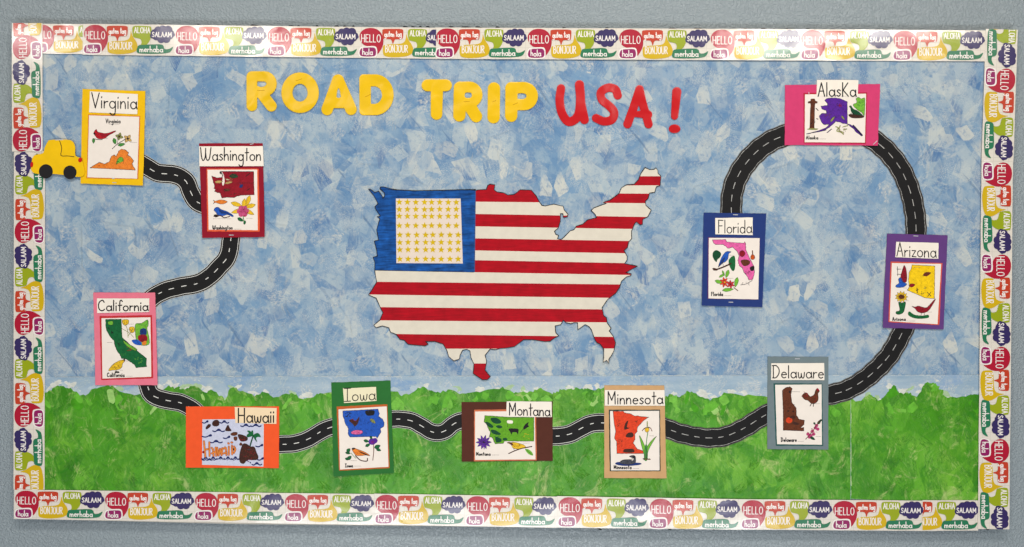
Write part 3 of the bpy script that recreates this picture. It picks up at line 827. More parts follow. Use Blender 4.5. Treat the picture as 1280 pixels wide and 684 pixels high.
def U(*fs): return lambda x, y: min(f(x, y) for f in fs)
def sub(a, b): return lambda x, y: max(a(x, y), -b(x, y))
def ell(cx, cy, rx, ry): return lambda x, y: (math.hypot((x-cx)/rx, (y-cy)/ry)-1)*min(rx, ry)
def box(x0, y0, x1, y1, r=0):
    def f(x, y):
        dx = abs(x-(x0+x1)/2)-(x1-x0)/2+r; dy = abs(y-(y0+y1)/2)-(y1-y0)/2+r
        return math.hypot(max(dx, 0), max(dy, 0))+min(max(dx, dy), 0)-r
    return f
def semi(cx, cy, rx, ry, a0, a1, n=10): return [(cx+rx*math.cos(math.radians(a0+(a1-a0)*i/n)), cy+ry*math.sin(math.radians(a0+(a1-a0)*i/n))) for i in range(n+1)]
def LT(x0, y0, s, f): return lambda x, y: f((x-x0)*s, (y-y0)*s)/s
def letter(name, label, f, bx, mt, bend, crease=None):
    b = w(((bx[0]+bx[2])/2, bx[3]), 1.5)
    root = empty(name, b); tag(root, label, "letter", "cut out letters of the headline")
    m_ = MB(); m_.field(f, (bx[0]-1, bx[1]-1, bx[2]+1, bx[3]+1), 0.62, 2.2, 0.6, mt, bend)
    m_.build("letter_face", root, b)
    if crease:
        c = MB(lambda p, h: w(p, h+bend(*p)))
        for q in crease: c.ribbon(q, .55, 2.22, m_fold_dark)
        c.build("crease", root, b)
    return root
S1 = 6.395; S2 = 4.0
fR = U(path([(97, 104), (97, 336)], 43), path([(97, 101), (195, 101)]+semi(195, 161, 60, 60, -90, 90)+[(97, 221)], 41), path([(165, 225), (252, 338)], 44))
fR = sub(fR, box(149, 144, 198, 186, 14))
letter("headline_letter", "yellow paper letter R that starts the word ROAD", LT(300, 80, S1, fR), (308, 88, 348, 141), m_yel, lambda x, y: .5*math.sin((y-88)/17), [[(322, 113.5), (331, 113.6)]])
fO = sub(ell(482, 232, 150, 162), ell(482, 232, 60, 71))
letter("headline_letter", "yellow paper letter O in the word ROAD", LT(300, 80, S1, fO), (350, 90, 400, 143), m_yel, lambda x, y: .6*math.cos((x-375)/16), [[(370.5, 101.3), (373, 100.8), (377.5, 99)]])
fA = U(cap(785, 132, 698, 366, 47, 46), cap(785, 132, 889, 364, 47, 46), box(735, 240, 845, 356, 2)); fA = sub(fA, U(cap(789, 200, 789, 212, 5, 8), path([(789, 215), (783, 262), (797, 262), (789, 215)], 10)))
letter("headline_letter", "yellow paper letter A in the word ROAD", LT(300, 80, S1, fA), (401, 92, 448, 146), m_yel, lambda x, y: .9*math.exp(-((y-133)/6)**2))
def fDo(x, y): return ell(1082, 248, 147, 163)(x, y) if x > 1082 else box(955, 85, 1110, 411, 34)(x, y)
def fDi(x, y): return ell(1072, 250, 63, 70)(x, y) if x > 1072 else box(1047, 181, 1090, 319, 3)(x, y)
letter("headline_letter", "yellow paper letter D that ends the word ROAD", LT(300, 80, S1, sub(fDo, fDi)), (448, 92, 493, 146), m_yel, lambda x, y: .8*math.sin((x+y)/14), [[(456.5, 121.5), (460, 120), (463.5, 118)]])
fT = U(cap(858, 428, 950, 428, 30), cap(905, 430, 903, 571, 31, 29))
letter("headline_letter", "yellow paper letter T that starts the word TRIP", LT(320, 0, S2, fT), (527, 98, 566, 152), m_yel, lambda x, y: .6*math.sin((y-100)/12))
fR2 = U(path([(1020, 440), (1017, 578)], 31), path([(1020, 437), (1067, 437)]+semi(1067, 475, 38, 38, -90, 90)+[(1020, 513)], 28), path([(1055, 510), (1101, 583)], 30)); fR2 = sub(fR2, box(1044, 464, 1079, 491, 10))
letter("headline_letter", "yellow paper letter R in the word TRIP", LT(320, 0, S2, fR2), (566, 101, 605, 155), m_yel, lambda x, y: .4*math.sin((y-98)/15), [[(580, 127.6), (587, 127.4)]])
letter("headline_letter", "narrow yellow paper letter I in the word TRIP", LT(320, 0, S2, cap(1190, 444, 1188, 587, 31)), (609, 102, 626, 156), m_yel, lambda x, y: .4*math.cos((y-98)/12), [[(616, 127.5), (620, 126)]])
fP = U(path([(639.3, 110.5), (639, 145)], 7.7), path([(639.5, 110), (655, 110)]+semi(655, 120.5, 10.3, 10.5, -90, 90)+[(639.5, 131)], 7.2)); fP = sub(fP, box(647, 117, 656, 124.2, 3))
letter("headline_letter", "yellow paper letter P that ends the word TRIP", fP, (630, 101, 674, 155), m_yel, lambda x, y: .5*math.sin((y-104)/13), [[(641, 131.6), (647, 129)]])
fU = U(path(catmull([(245, 443), (238, 500), (250, 568), (285, 610), (330, 580), (342, 500), (337, 425)], False, 5), 21, 23), path([(337, 425), (345, 520), (362, 600)], 22))
letter("headline_letter", "red paper letter U in USA", LT(640, 0, S2, fU), (694, 99, 737, 159), m_rl, lambda x, y: .4*math.sin((y-98)/18))
fS = path(catmull([(528, 478), (516, 448), (480, 440), (445, 462), (450, 500), (485, 530), (510, 562), (500, 598), (460, 608), (420, 592)], False, 5), 21)
letter("headline_letter", "red paper letter S in USA", LT(640, 0, S2, fS), (739, 104, 778, 158), m_rl, lambda x, y: .4*math.cos((x-738)/14))
fA3 = U(path([(577, 622), (607, 540), (637, 448)], 21), path([(637, 448), (650, 510), (668, 570), (682, 622)], 21), path([(612, 572), (680, 574)], 14, 21))
letter("headline_letter", "red paper letter A in USA", LT(640, 0, S2, fA3), (779, 106, 817, 161), m_rl, lambda x, y: .4*math.sin((x-778)/12))
ex = letter("exclamation_mark", "red paper exclamation mark after USA", LT(640, 0, S2, cap(823, 460, 812, 582, 23, 18)), (836, 109, 852, 151), m_rl, lambda x, y: .4*math.sin((y-104)/16))
ex['label'] = "red paper exclamation mark after USA"
m_ = MB(); m_.field(LT(640, 0, S2, ell(812, 645, 29, 22)), (834, 154, 852, 169), .62, 2.2, .6, m_rl, lambda x, y: 0); m_.build("dot", ex, tuple(ex.location))

# ------------------------------------------------------------------ road pieces
m_road = mat("road_black", lin(25, 24, 25), 0.65, 0.06, 30, spec=.2, wave=.0012)
m_rimblack = mat("road_black_rim", lin(24, 24, 26), 0.6, 0.1)
m_rw = mat("road_white_line", lin(224, 222, 216), 0.6, 0.04); m_rg = mat("road_chalk_line", lin(176, 174, 170), 0.7, 0.15, 200)
def road(pts, wd, h, label, dashes, chalk=False, inset=2.3, dl=5.2, gap=10.2, ph=0.0):
    c = [Vector(p) for p in catmull(pts, False, 8)]
    # even spacing
    out = [c[0]]; acc = 0
    for i in range(1, len(c)):
        seg = c[i]-c[i-1]; L = seg.length; t = 0
        while acc+(L-t) >= 2.0:
            t += 2.0-acc; acc = 0; out.append(c[i-1]+seg*(t/L))
        acc += L-t
    c = out; n = len(c)
    N = []
    for i in range(n):
        d = (c[min(i+1, n-1)]-c[max(i-1, 0)]).normalized(); N.append(Vector((-d.y, d.x)))
    base = max(c, key=lambda p: p.y); b = w((base.x, base.y), 1.2)
    root = empty("road_cutout", b); root["kind"] = "thing"; tag(root, label, "paper road", "black paper road pieces joining the state cards")
    ed = 0.35 if chalk else 0.12
    side = lambda s_, off: [tuple(c[i]+N[i]*s_*(off+ed*math.sin(i*.7+s_))) for i in range(n)]
    m_ = MB(); A, Bs = side(1, wd/2), side(-1, wd/2)
    for i in range(n-1):
        hh = h+.15*math.sin(i*.3)
        q = [A[i], Bs[i], Bs[i+1], A[i+1]]
        a2 = area2([(x, -y) for x, y in q])
        if a2 < 0: q = q[::-1]
        m_.face([m_.addv(p, h) for p in q], m_road)
        for P_ in (A, Bs):
            ids = [m_.addv(P_[i], h), m_.addv(P_[i+1], h), m_.addv(P_[i+1], h-.35), m_.addv(P_[i], h-.35)]
            m_.face(ids, m_rimblack)
    m_.build("roadbed", root, b)
    for s_ in (1, -1):
        e = MB(); mt = m_rg if chalk else m_rw
        if chalk:
            e.ribbon(side(s_, wd/2-.5), .8, h+.08, mat("chalk_faint", lin(96, 92, 88), .7, .2, 200), jitter=.5)
            e.ribbon(side(s_, wd/2-inset), .5, h+.08, mt, jitter=.5)
        else:
            e.ribbon(side(s_, wd/2-.2), .35, h+.08, mt); e.ribbon(side(s_, wd/2-inset), .62, h+.08, mt)
        e.build("edge_line", root, b)
    pos = ph
    while pos < n*2-8:
        i0 = int(pos/2); i1 = min(n-1, int((pos+dl)/2))
        if i1-i0 >= 2:
            d = MB(); d.ribbon([tuple(c[i]) for i in range(i0, i1+1)], .95, h+.1, m_rg if chalk else m_rw, taper=(1, .7) if chalk else None); d.build("lane_dash", root, b)
        pos += dl+gap
    return root
road([(165, 199), (178, 205), (197, 216), (218, 218.5), (232, 226), (238.5, 240), (246, 252), (262, 259)], 24, .9, "black paper road from the yellow Virginia card to the red Washington card", 4, ph=12)
road([(290, 285), (289, 297), (285, 320), (275, 333), (262, 346), (247, 354.5), (228, 358), (208, 363), (194, 370), (182, 380)], 24, .9, "black paper road curving from the Washington card down to the pink California card", 8, ph=11)
road([(182, 470), (185, 483), (191, 494), (207, 500), (226, 503.5), (242, 512), (256, 526)], 23, 1.6, "black paper road from the pink California card to the orange Hawaii card", 3, ph=14)
road([(330, 556), (350, 555.5), (370, 554), (387, 548), (402, 539), (416, 533.5), (432, 532)], 22.5, 1.6, "black paper road between the orange Hawaii card and the green Iowa card", 4, ph=24)
road([(470, 525), (491, 524), (503, 524), (516, 526.5), (528, 533), (538, 539), (548, 541), (558, 537.5), (567, 530), (577, 526), (592, 525)], 22, 1.6, "wavy black paper road between the green Iowa card and the brown Montana card", 5, ph=26)
road([(675, 545.5), (691, 545.2), (703, 544.5), (715, 541.5), (727, 535), (738, 530), (748, 528.5), (765, 529)], 23.5, 1.6, "black paper road between the brown Montana card and the tan Minnesota card", 3, ph=20)
road([(815, 528), (832, 535), (850, 541.5), (871, 546), (890, 547.3), (907, 545), (922, 539), (936, 531.5), (949, 523), (965, 514)], 25, 1.8, "black paper road dipping between the tan Minnesota card and the grey Delaware card", 8, True, dl=7.5, gap=7.5, ph=26)
road([(1020, 494), (1038, 493), (1058, 487.5), (1078, 476), (1096, 461), (1111, 444.5), (1121, 428), (1129, 412), (1136, 395)], 26, 1.8, "black paper road from the grey Delaware card up to the purple Arizona card", 8, True, dl=8, gap=7.5, ph=24)
road([(1144, 305), (1144.8, 288), (1143.5, 268), (1138, 241), (1127, 214), (1112, 193), (1095, 177.5), (1076, 166)], 27, .9, "black paper road arching from the purple Arizona card up to the Alaska card", 9, True, dl=8.5, gap=8, ph=16)
road([(1000, 165), (983, 169), (966, 175.5), (950, 186), (935, 201), (923.5, 218), (916.5, 236), (914, 255), (914.5, 275)], 28, .9, "black paper road arching from the Alaska card down to the blue Florida card", 9, True, dl=8, gap=8.5, ph=26)

# ------------------------------------------------------------------ yellow car
K = T(0, 171, 4.0)
m_car = mat("car_yellow_paper", lin(238, 190, 10), .5, .05, wave=.0014); m_wheel = mat("car_wheel_paper", lin(34, 32, 34), .6, .1); m_lamp = mat("car_red_paper", lin(196, 30, 20), .5, .05)
b = w((74, 224), 4.6)
root = empty("paper_car", b); tag(root, "yellow cut out paper car with black wheels beside the Virginia card", "paper car")
m_ = MB(); m_.poly(K([(165, 132), (170, 108), (184, 93), (222, 84), (230, 58), (246, 26), (262, 18), (340, 17), (368, 24), (382, 50), (384, 96), (412, 110), (423, 140), (430, 178), (424, 196), (402, 203), (350, 196), (300, 190), (245, 186), (200, 188), (172, 180), (162, 160)]), 5.6, m_car, 3, thick=.4)
m_.build("car_body", root, b)
for cx, cy, r in ((237, 175, 34.5), (357, 180, 33)):
    m_ = MB(); m_.ellipse(K([(cx, cy)])[0], r/4, (r+1)/4, 6.2, m_wheel, n=26, thick=.45); m_.build("wheel", root, b)
for c, rx, ry, a in (((408, 118), 10, 12, .4), ((167, 141), 7, 14, 0.1)):
    m_ = MB(); m_.ellipse(K([c])[0], rx/4, ry/4, 6.0, m_lamp, a, thick=.3); m_.build("tail_lamp" if c[0] > 300 else "headlight", root, b)
m_ = MB(); m_.ribbon(K([(305, 22), (316, 60), (312, 96), (345, 98), (377, 102)]), .85, 5.7, m_black, 3); m_.build("window_line", root, b)
m_ = MB(); m_.ribbon(K([(285, 18), (322, 17)]), 1.0, 5.9, mat("staple_metal", lin(190, 190, 195), .3)); m_.build("staple", root, b)

# ------------------------------------------------------------------ state cards
m_name = mat("name_paper", lin(240, 230, 217), .75, .03, 40, wave=.0008)
m_sheet = mat("drawing_paper", lin(236, 225, 215), .7, .03, 40, wave=.0010)
m_ink = mat("print_ink", lin(24, 22, 24), .7, .05); m_pen = mat("handwriting_ink", lin(26, 24, 28), .7, .05)
m_faint = mat("tiny_caption", lin(130, 118, 112), .8, .1); m_line = mat("thin_ink_line", lin(46, 38, 38), .7, .1)
m_staple = mat("staple_metal", lin(190, 190, 195), .3)
CR = {}; CRGB = {}
def cr(name, rgb, streak=.22, var=.16):
    CRGB[name] = rgb
    if name not in CR: CR[name] = mat("crayon_"+name, lin(*rgb), .6, var, 160, streak)
    return CR[name]
red = cr("red", (176, 24, 34)); dred = cr("dark_red", (140, 20, 36)); green = cr("green", (22, 96, 52)); lgreen = cr("light_green", (112, 176, 56))
mgreen = cr("mid_green", (66, 132, 58)); dgreen = cr("dark_green", (18, 70, 44)); blue = cr("blue", (34, 84, 178)); dblue = cr("dark_blue", (28, 52, 112))
yellow = cr("yellow", (226, 182, 40)); orange = cr("orange", (226, 126, 44)); dorange = cr("dark_orange", (206, 88, 30)); brown = cr("brown", (98, 50, 30))
dbrown = cr("dark_brown", (66, 36, 28)); purple = cr("purple", (84, 34, 142)); pink = cr("pink", (226, 104, 158)); magenta = cr("magenta", (178, 66, 112))
grey = cr("grey", (70, 72, 80)); olive = cr("olive", (134, 138, 78)); tan = cr("tan", (196, 160, 96)); vermilion = cr("vermilion", (218, 66, 34)); black = cr("black", (30, 28, 30), .05)

DARK = {}
def darker(mt):
    """a second pass of the same crayon: denser pigment where strokes overlap"""
    if mt.name not in DARK:
        for k, v in CRGB.items():
            if mt.name == "crayon_"+k: DARK[mt.name] = mat("crayon_dense_"+k, lin(*[max(8, c*.70) for c in v]), .6, .16, 160, .2)
        DARK.setdefault(mt.name, None)
    return DARK[mt.name]
def rough(pts, a=.32):
    out = []; n = len(pts)
    for i in range(n):
        p, q = pts[i], pts[(i+1) % n]; L = math.hypot(q[0]-p[0], q[1]-p[1]); m = max(1, int(L/1.6))
        am = a if L < 9 else a*.35
        for k in range(m):
            t = k/m; j = 0 if k == 0 else am
            out.append((p[0]+(q[0]-p[0])*t+rnd.uniform(-j, j), p[1]+(q[1]-p[1])*t+rnd.uniform(-j, j)))
    return out
def inside(p, poly):
    r = False; n = len(poly)
    for i in range(n):
        a, b = poly[i], poly[(i+1) % n]
        if (a[1] > p[1]) != (b[1] > p[1]) and p[0] < (b[0]-a[0])*(p[1]-a[1])/(b[1]-a[1])+a[0]: r = not r
    return r
def hatch(d, pts, mt):
    dk = darker(mt)
    if not dk: return
    x0, x1 = min(p[0] for p in pts), max(p[0] for p in pts); y0, y1 = min(p[1] for p in pts), max(p[1] for p in pts)
    n = int(min(70, (x1-x0)*(y1-y0)*.22)); base = rnd.uniform(0, 3.1)
    for _ in range(n):
        p = (rnd.uniform(x0, x1), rnd.uniform(y0, y1)); a = base+rnd.gauss(0, .25); L = rnd.uniform(.8, 2.6)
        q = (p[0]+L*math.cos(a), p[1]+L*math.sin(a)); m = ((p[0]+q[0])/2, (p[1]+q[1])/2)
        if inside(p, pts) and inside(q, pts) and inside(m, pts): d.ribbon([p, (m[0]+rnd.uniform(-.15, .15), m[1]+.1), q], rnd.uniform(.18, .4), 1.125, dk)
def card(label, org, s, back, mback, name, text, tpos, frame, mframe, sheet, base=1.4, tilt=.6, curl=(0, 0, 0, 0), staples=(), mname=None):
    """org, s: corner and scale of the traced crop; all points are given in that crop. Returns the card's root and a painter"""
    K = T(org[0], org[1], s); B4 = K(back); by = max(p[1] for p in B4); ty = min(p[1] for p in B4)
    b = w((sum(p[0] for p in B4)/4, by), base)
    root = empty("state_card", b); tag(root, label, "state card", "state cards along the paper road")
    # the card hangs from its staples: its lower edge stands a little further off the board
    lx = min(p[0] for p in B4); rx = max(p[0] for p in B4)
    def cu(u, v):
        u = min(1, max(0, u)); v = min(1, max(0, v)); r = .38
        return (curl[0]*max(0, 1-math.hypot(u, v)/r)**2+curl[1]*max(0, 1-math.hypot(1-u, v)/r)**2
                + curl[2]*max(0, 1-math.hypot(1-u, 1-v)/r)**2+curl[3]*max(0, 1-math.hypot(u, 1-v)/r)**2)
    def fn(p, h):
        v = (p[1]-ty)/(by-ty); return w(p, base+h+tilt*v+cu((p[0]-lx)/(rx-lx), v))
    m_ = MB(fn); m_.sheet(B4, 0.4, .4, mback, 16, 18, jag=.18); m_.build("backing_paper", root, b)
    if mframe:
        m_ = MB(fn); m_.sheet(K(frame), 0.75, .2, mframe, 14, 16, jag=.2); m_.build("coloured_mat", root, b)
    m_ = MB(fn); m_.sheet(K(sheet), 1.05, .25, m_sheet, 14, 16, jag=.08); sh = m_.build("drawing_sheet", root, b)
    m_ = MB(fn); m_.sheet(K(name), 1.6, .4, mname or m_name, 6, 4, jag=.12); npar = m_.build("name_label", root, b)
    m_ = MB(fn); m_.ks = .006
    x0, x1, yb, cp, wd = tpos[:5]; slope = tpos[5] if len(tpos) > 5 else 0
    P0 = K([(x0, yb)])[0]; P1 = K([(x1, yb)])[0]
    write(m_, text, P0[0], P1[0], P0[1], cp/s, wd*1.2, 1.68, m_pen, slope, bounce=.012); m_.build("handwriting", npar, b)
    for (x, y, L, a) in staples:
        m_ = MB(fn); c = K([(x, y)])[0]; m_.ribbon([(c[0]-L*math.cos(a)/2, c[1]-L*math.sin(a)/2), (c[0]+L*math.cos(a)/2, c[1]+L*math.sin(a)/2)], .9, 1.0, m_staple); m_.build("staple", root, b)
    cnt = [0]
    def draw(nm, items):
        """one drawn motif on the sheet; items: (kind, material, points, ...)"""
        d = MB(lambda p, h: fn(p, h+.05+cnt[0]*.022)); d.ks = .0012; cnt[0] += 1
        for it in items:
            k, mt, pts = it[0], it[1], K(it[2])
            if k == 'f': d.poly(pts, 1.12, mt, 3); hatch(d, pts, mt); d.ribbon(catmull(pts, True, 3)+[pts[0]], .42, 1.13, m_line)      # inked outline
            elif k == 'p': pts = rough(pts); d.poly(pts, 1.12, mt, 0); hatch(d, pts, mt); d.ribbon(pts+[pts[0]], .48, 1.13, m_line, jitter=.3)
            elif k == 'n': d.poly(pts, 1.12, mt, 3)
            elif k == 'q': d.poly(pts, 1.12, mt, 0)
            elif k == 'l': d.ribbon(pts, it[3], 1.14, mt, 3)
            elif k == 'e': d.ellipse(pts[0], it[3]/s, it[4]/s, 1.12, mt, it[5] if len(it) > 5 else 0, 14)
            elif k == 'v':      # little leaf: centre, length, width, angle
                a, L, W = it[5], it[3]/s, it[4]/s; c = pts[0]; ca, sa = math.cos(a), math.sin(a)
                q = [(-L, 0), (-.4*L, -W), (.4*L, -W*.8), (L, 0), (.4*L, W*.8), (-.4*L, W)]
                q = [(c[0]+x*ca-y*sa, c[1]+x*sa+y*ca) for x, y in q]
                d.poly(q, 1.12, mt, 3); d.ribbon(q+[q[0]], .32, 1.13, m_line)
            elif k == 's':      # scribbled texture inside a region: centre, rx, ry, count
                c = pts[0]
                for _ in range(it[5]):
                    a, r = rnd.uniform(0, 6.28), math.sqrt(rnd.random())
                    x, y = c[0]+it[3]/s*r*math.cos(a), c[1]+it[4]/s*r*math.sin(a)
                    q = [(x, y)]
                    for _ in range(3): q.append((q[-1][0]+rnd.uniform(-.9, .9), q[-1][1]+rnd.uniform(-.7, .7)))
                    d.ribbon(q, rnd.uniform(.2, .45), 1.15, mt, 2)
            elif k == 't':      # printed title: text, x1, cap
                write(d, it[3], pts[0][0], K([(it[4], 0)])[0][0], pts[0][1], it[5]/s, .98, 1.12, mt, gap=.24)
            elif k == 'c':      # faint caption line
                x = pts[0][0]
                while x < pts[1][0]:
                    L = rnd.uniform(.5, 1.4); d.ribbon([(x, pts[0][1]), (min(x+L, pts[1][0]), pts[0][1]+rnd.uniform(-.1, .1))], .32, 1.12, mt); x += L+.4
        return d.build(nm, sh, b)
    return root, draw

def bird(draw, body, wing, beak, pts_b, pts_w, legs, extra=()):
    draw("bird", [('f', body, pts_b), ('n', wing, pts_w)]+[('l', m_line, l, .4) for l in legs]+list(extra))

# Virginia
mk = lambda n, c, **k: mat("card_"+n, lin(*c), .78, .05, 60, fine=.5, wave=.0010, **k)
R, D = card("yellow Virginia card with red cardinal and orange state, beside the yellow car", (96, 106), 5.104, [(38, 28), (440, 42), (428, 645), (30, 632)], mk("yellow", (236, 186, 16)),
  [(88, 44), (393, 62), (390, 190), (84, 178)], "Virginia", (100, 388, 148, 96, 1.15, .03), [(76, 190), (408, 201), (398, 604), (68, 598)], mk("orange_edge", (208, 120, 44)), [(82, 197), (402, 206), (391, 601), (74, 592)],
  tilt=1.6, curl=(0, 0, 2.0, .8), staples=((245, 626, 4.5, .03), (238, 600, 2.5, .03)))
D("printed_title", [('t', m_ink, [(190, 246)], "Virginia", 282, 26), ('c', m_faint, [(210, 254), (276, 256)])])
D("cardinal_bird", [('f', red, [(112, 310), (128, 286), (138, 302), (160, 308), (196, 312), (246, 296), (250, 302), (206, 326), (182, 345), (140, 346), (122, 326)]), ('n', dred, [(150, 315), (200, 318), (248, 298), (205, 326), (170, 334)]), ('e', black, [(119, 314)], 6, 6),
  ('l', m_line, [(108, 345), (140, 352), (168, 352)], .7), ('v', mgreen, [(112, 360)], 16, 9, 1.6), ('c', m_faint, [(182, 344), (204, 344)])])
D("dogwood_flower", [('l', m_line, [(232, 410), (262, 382), (300, 358), (318, 345)], .8), ('l', m_line, [(262, 380), (270, 340)], .5), ('v', mgreen, [(246, 362)], 20, 12, 1.3), ('v', mgreen, [(290, 384)], 24, 10, -.2)]
  + [('v', olive, [(276+13*math.cos(a), 332+13*math.sin(a))], 13, 9, a) for a in (0.3, 1.9, 3.4, 5.0)] + [('v', tan, [(330+14*math.cos(a), 346+14*math.sin(a))], 15, 10, a) for a in (0.6, 2.2, 3.8, 5.3)]
  + [('e', dbrown, [(276, 332)], 7, 7), ('e', dbrown, [(330, 346)], 7, 7), ('c', m_faint, [(345, 370), (386, 372)])])
D("state_shape", [('p', orange, [(90, 532), (118, 515), (150, 496), (182, 508), (212, 494), (226, 458), (244, 448), (256, 460), (272, 425), (290, 412), (312, 416), (336, 434), (330, 448), (352, 466), (368, 486), (358, 506), (380, 546)]),
  ('f', lgreen, [(262, 486), (280, 464), (300, 470), (302, 500), (292, 530), (268, 522), (258, 505)]), ('s', dgreen, [(280, 496)], 20, 30, 12), ('s', dorange, [(180, 520)], 60, 12, 10), ('s', dorange, [(338, 500)], 18, 28, 9), ('l', dred, [(140, 520), (155, 516)], .6)])
# Washington
R, D = card("dark red Washington card with bluebird and pink flower, second along the road", (240, 172), 5.26, [(48, 40), (467, 38), (482, 655), (72, 660)], mk("crimson", (142, 20, 40)),
  [(50, 60), (469, 58), (475, 190), (52, 190)], "Washington", (60, 456, 152, 84, 1.15), [(98, 205), (440, 206), (449, 620), (104, 618)], mk("red_orange_edge", (226, 92, 54)), [(105, 213), (431, 212), (436, 610), (114, 607)], tilt=1.5, curl=(0, 0, 1.0, 1.2), staples=((262, 642, 5, 0), (395, 44, 4, -.2)))
D("state_shape", [('p', dred, [(133, 253), (166, 266), (198, 264), (204, 248), (196, 224), (408, 225), (412, 378), (330, 380), (300, 386), (282, 396), (232, 394), (200, 399), (190, 368), (152, 356), (158, 342), (148, 336), (152, 322), (143, 296)]),
  ('n', m_sheet, [(198, 226), (212, 250), (218, 290), (208, 318), (200, 296), (206, 268), (196, 256)]), ('l', m_line, [(196, 240), (206, 250), (202, 268)], .6), ('v', tan, [(180, 292)], 26, 9, -.1), ('v', tan, [(245, 298)], 26, 8, -.2), ('v', cr("cream", (206, 180, 150)), [(238, 278)], 16, 5, .2),
  ('v', dgreen, [(278, 255)], 30, 14, 0), ('s', black, [(278, 252)], 30, 18, 16), ('s', olive, [(245, 275)], 26, 12, 8), ('s', tan, [(176, 294)], 22, 8, 8), ('s', dblue, [(326, 318)], 14, 14, 8), ('s', black, [(230, 350)], 20, 10, 8), ('s', brown, [(280, 258)], 28, 16, 14), ('v', dblue, [(328, 320)], 14, 10, -.8), ('v', brown, [(235, 346)], 20, 9, 0), ('s', dbrown, [(290, 376)], 40, 8, 12), ('l', black, [(356, 258), (380, 238)], .9), ('l', black, [(364, 350), (382, 336)], .8), ('e', black, [(192, 232)], 7, 9), ('l', m_line, [(230, 300), (408, 300)], .25)])
D("salmon", [('f', orange, [(144, 412), (158, 420), (180, 412), (210, 412), (236, 424), (208, 438), (182, 436), (158, 428), (144, 436), (150, 424)]), ('s', dorange, [(190, 424)], 25, 6, 6)])
D("bluebird", [('f', blue, [(148, 478), (158, 462), (178, 460), (196, 474), (232, 486), (274, 512), (270, 522), (238, 508), (200, 518), (174, 510), (160, 492)]), ('n', dblue, [(182, 476), (236, 494), (272, 514), (230, 502), (196, 500)]),
  ('l', dbrown, [(148, 520), (190, 514), (215, 528), (252, 520)], 1.1), ('n', black, [(146, 512), (164, 506), (180, 518), (160, 526)]), ('c', m_faint, [(142, 535), (262, 536)])])
D("rhododendron_flower", [('v', yellow, [(x, y)], 38, 14, a) for x, y, a in ((296, 440, .3), (300, 486, 2.9), (372, 418, 1.9), (384, 452, 2.9), (378, 490, .5), (345, 440, 1.7))]
  + [('e', cr("rose", (190, 76, 120)), [(338+24*math.cos(a), 486+24*math.sin(a))], 17, 16, 0) for a in (0, 1.05, 2.1, 3.15, 4.2, 5.25)] + [('e', magenta, [(338, 486)], 14, 14), ('s', dred, [(338, 486)], 38, 38, 20), ('l', mgreen, [(340, 520), (346, 555)], 1.0), ('v', green, [(322, 540)], 22, 11, .5), ('v', green, [(350, 560)], 14, 8, 1.8), ('c', m_faint, [(362, 532), (402, 534)])])
D("printed_title", [('t', m_ink, [(140, 604)], "Washington", 270, 24), ('c', m_faint, [(280, 603), (326, 603)])])
# California
R, D = card("pink California card with dark green state and yellow quail, third along the road", (112, 360), 5.344, [(28, 30), (440, 32), (460, 648), (44, 648)], mk("pink", (226, 118, 138)),
  [(54, 70), (403, 70), (402, 160), (56, 168)], "California", (62, 396, 152, 70, 1.25), [(70, 188), (420, 182), (430, 602), (84, 614)], mk("red_mat", (190, 44, 48)), [(84, 202), (410, 196), (418, 592), (92, 604)], tilt=1.8, curl=(.5, 0, 1.5, 0), staples=())
D("state_shape", [('p', green, [(112, 210), (216, 208), (222, 330), (300, 402), (386, 470), (384, 510), (388, 524), (316, 532), (302, 508), (262, 482), (250, 474), (218, 470), (206, 440), (192, 425), (176, 390), (168, 350), (148, 332), (132, 306), (118, 282), (112, 252)]),
  ('f', lgreen, [(232, 350), (262, 372), (298, 392), (322, 410), (312, 418), (270, 400), (236, 368)]), ('f', lgreen, [(128, 226), (160, 222), (158, 246), (132, 244)]), ('s', dred, [(268, 408)], 28, 12, 14), ('s', black, [(156, 298)], 10, 12, 10), ('s', black, [(202, 374)], 12, 14, 10), ('s', lgreen, [(336, 484)], 26, 18, 10), ('s', mgreen, [(232, 440)], 14, 10, 6), ('s', black, [(130, 268)], 8, 10, 6)])
D("poppy_flower", [('l', olive, [(262, 330), (258, 280), (244, 244)], .7), ('l', olive, [(262, 320), (284, 290), (292, 270)], .7), ('l', olive, [(300, 330), (270, 300), (222, 272)], .6), ('f', yellow, [(224, 214), (262, 212), (264, 236), (244, 250), (226, 238)]), ('f', yellow, [(272, 262), (302, 262), (304, 290), (284, 300), (272, 286)]), ('s', brown, [(244, 230)], 14, 12, 5), ('s', brown, [(288, 280)], 12, 12, 5), ('c', m_faint, [(264, 241), (298, 243)])])
D("gnome_figure", [('f', lgreen, [(312, 240), (350, 236), (392, 212), (396, 250), (388, 270), (402, 330), (400, 376), (350, 382), (318, 350), (310, 290)]), ('n', dblue, [(344, 276), (380, 272), (384, 310), (346, 314)]), ('n', dred, [(334, 316), (382, 314), (390, 350), (354, 362), (330, 344)]), ('n', blue, [(286, 350), (322, 344), (352, 366), (346, 382), (308, 376)]), ('n', orange, [(356, 364), (380, 352), (384, 374), (362, 382)]), ('s', black, [(360, 320)], 24, 44, 10), ('l', mgreen, [(330, 244), (384, 246), (392, 216)], .7)])
D("quail_bird", [('f', yellow, [(132, 550), (160, 512), (190, 492), (222, 480), (238, 486), (226, 506), (220, 530), (196, 545), (160, 548)]), ('l', dbrown, [(228, 482), (240, 474), (238, 490)], 1.1), ('l', m_line, [(186, 544), (180, 560), (196, 566)], .6), ('s', brown, [(188, 520)], 24, 14, 8), ('n', black, [(176, 556), (200, 556), (204, 566), (180, 566)]), ('c', m_faint, [(208, 548), (228, 548)]), ('c', m_faint, [(122, 363), (156, 365)]), ('c', m_faint, [(244, 487), (280, 489)])])
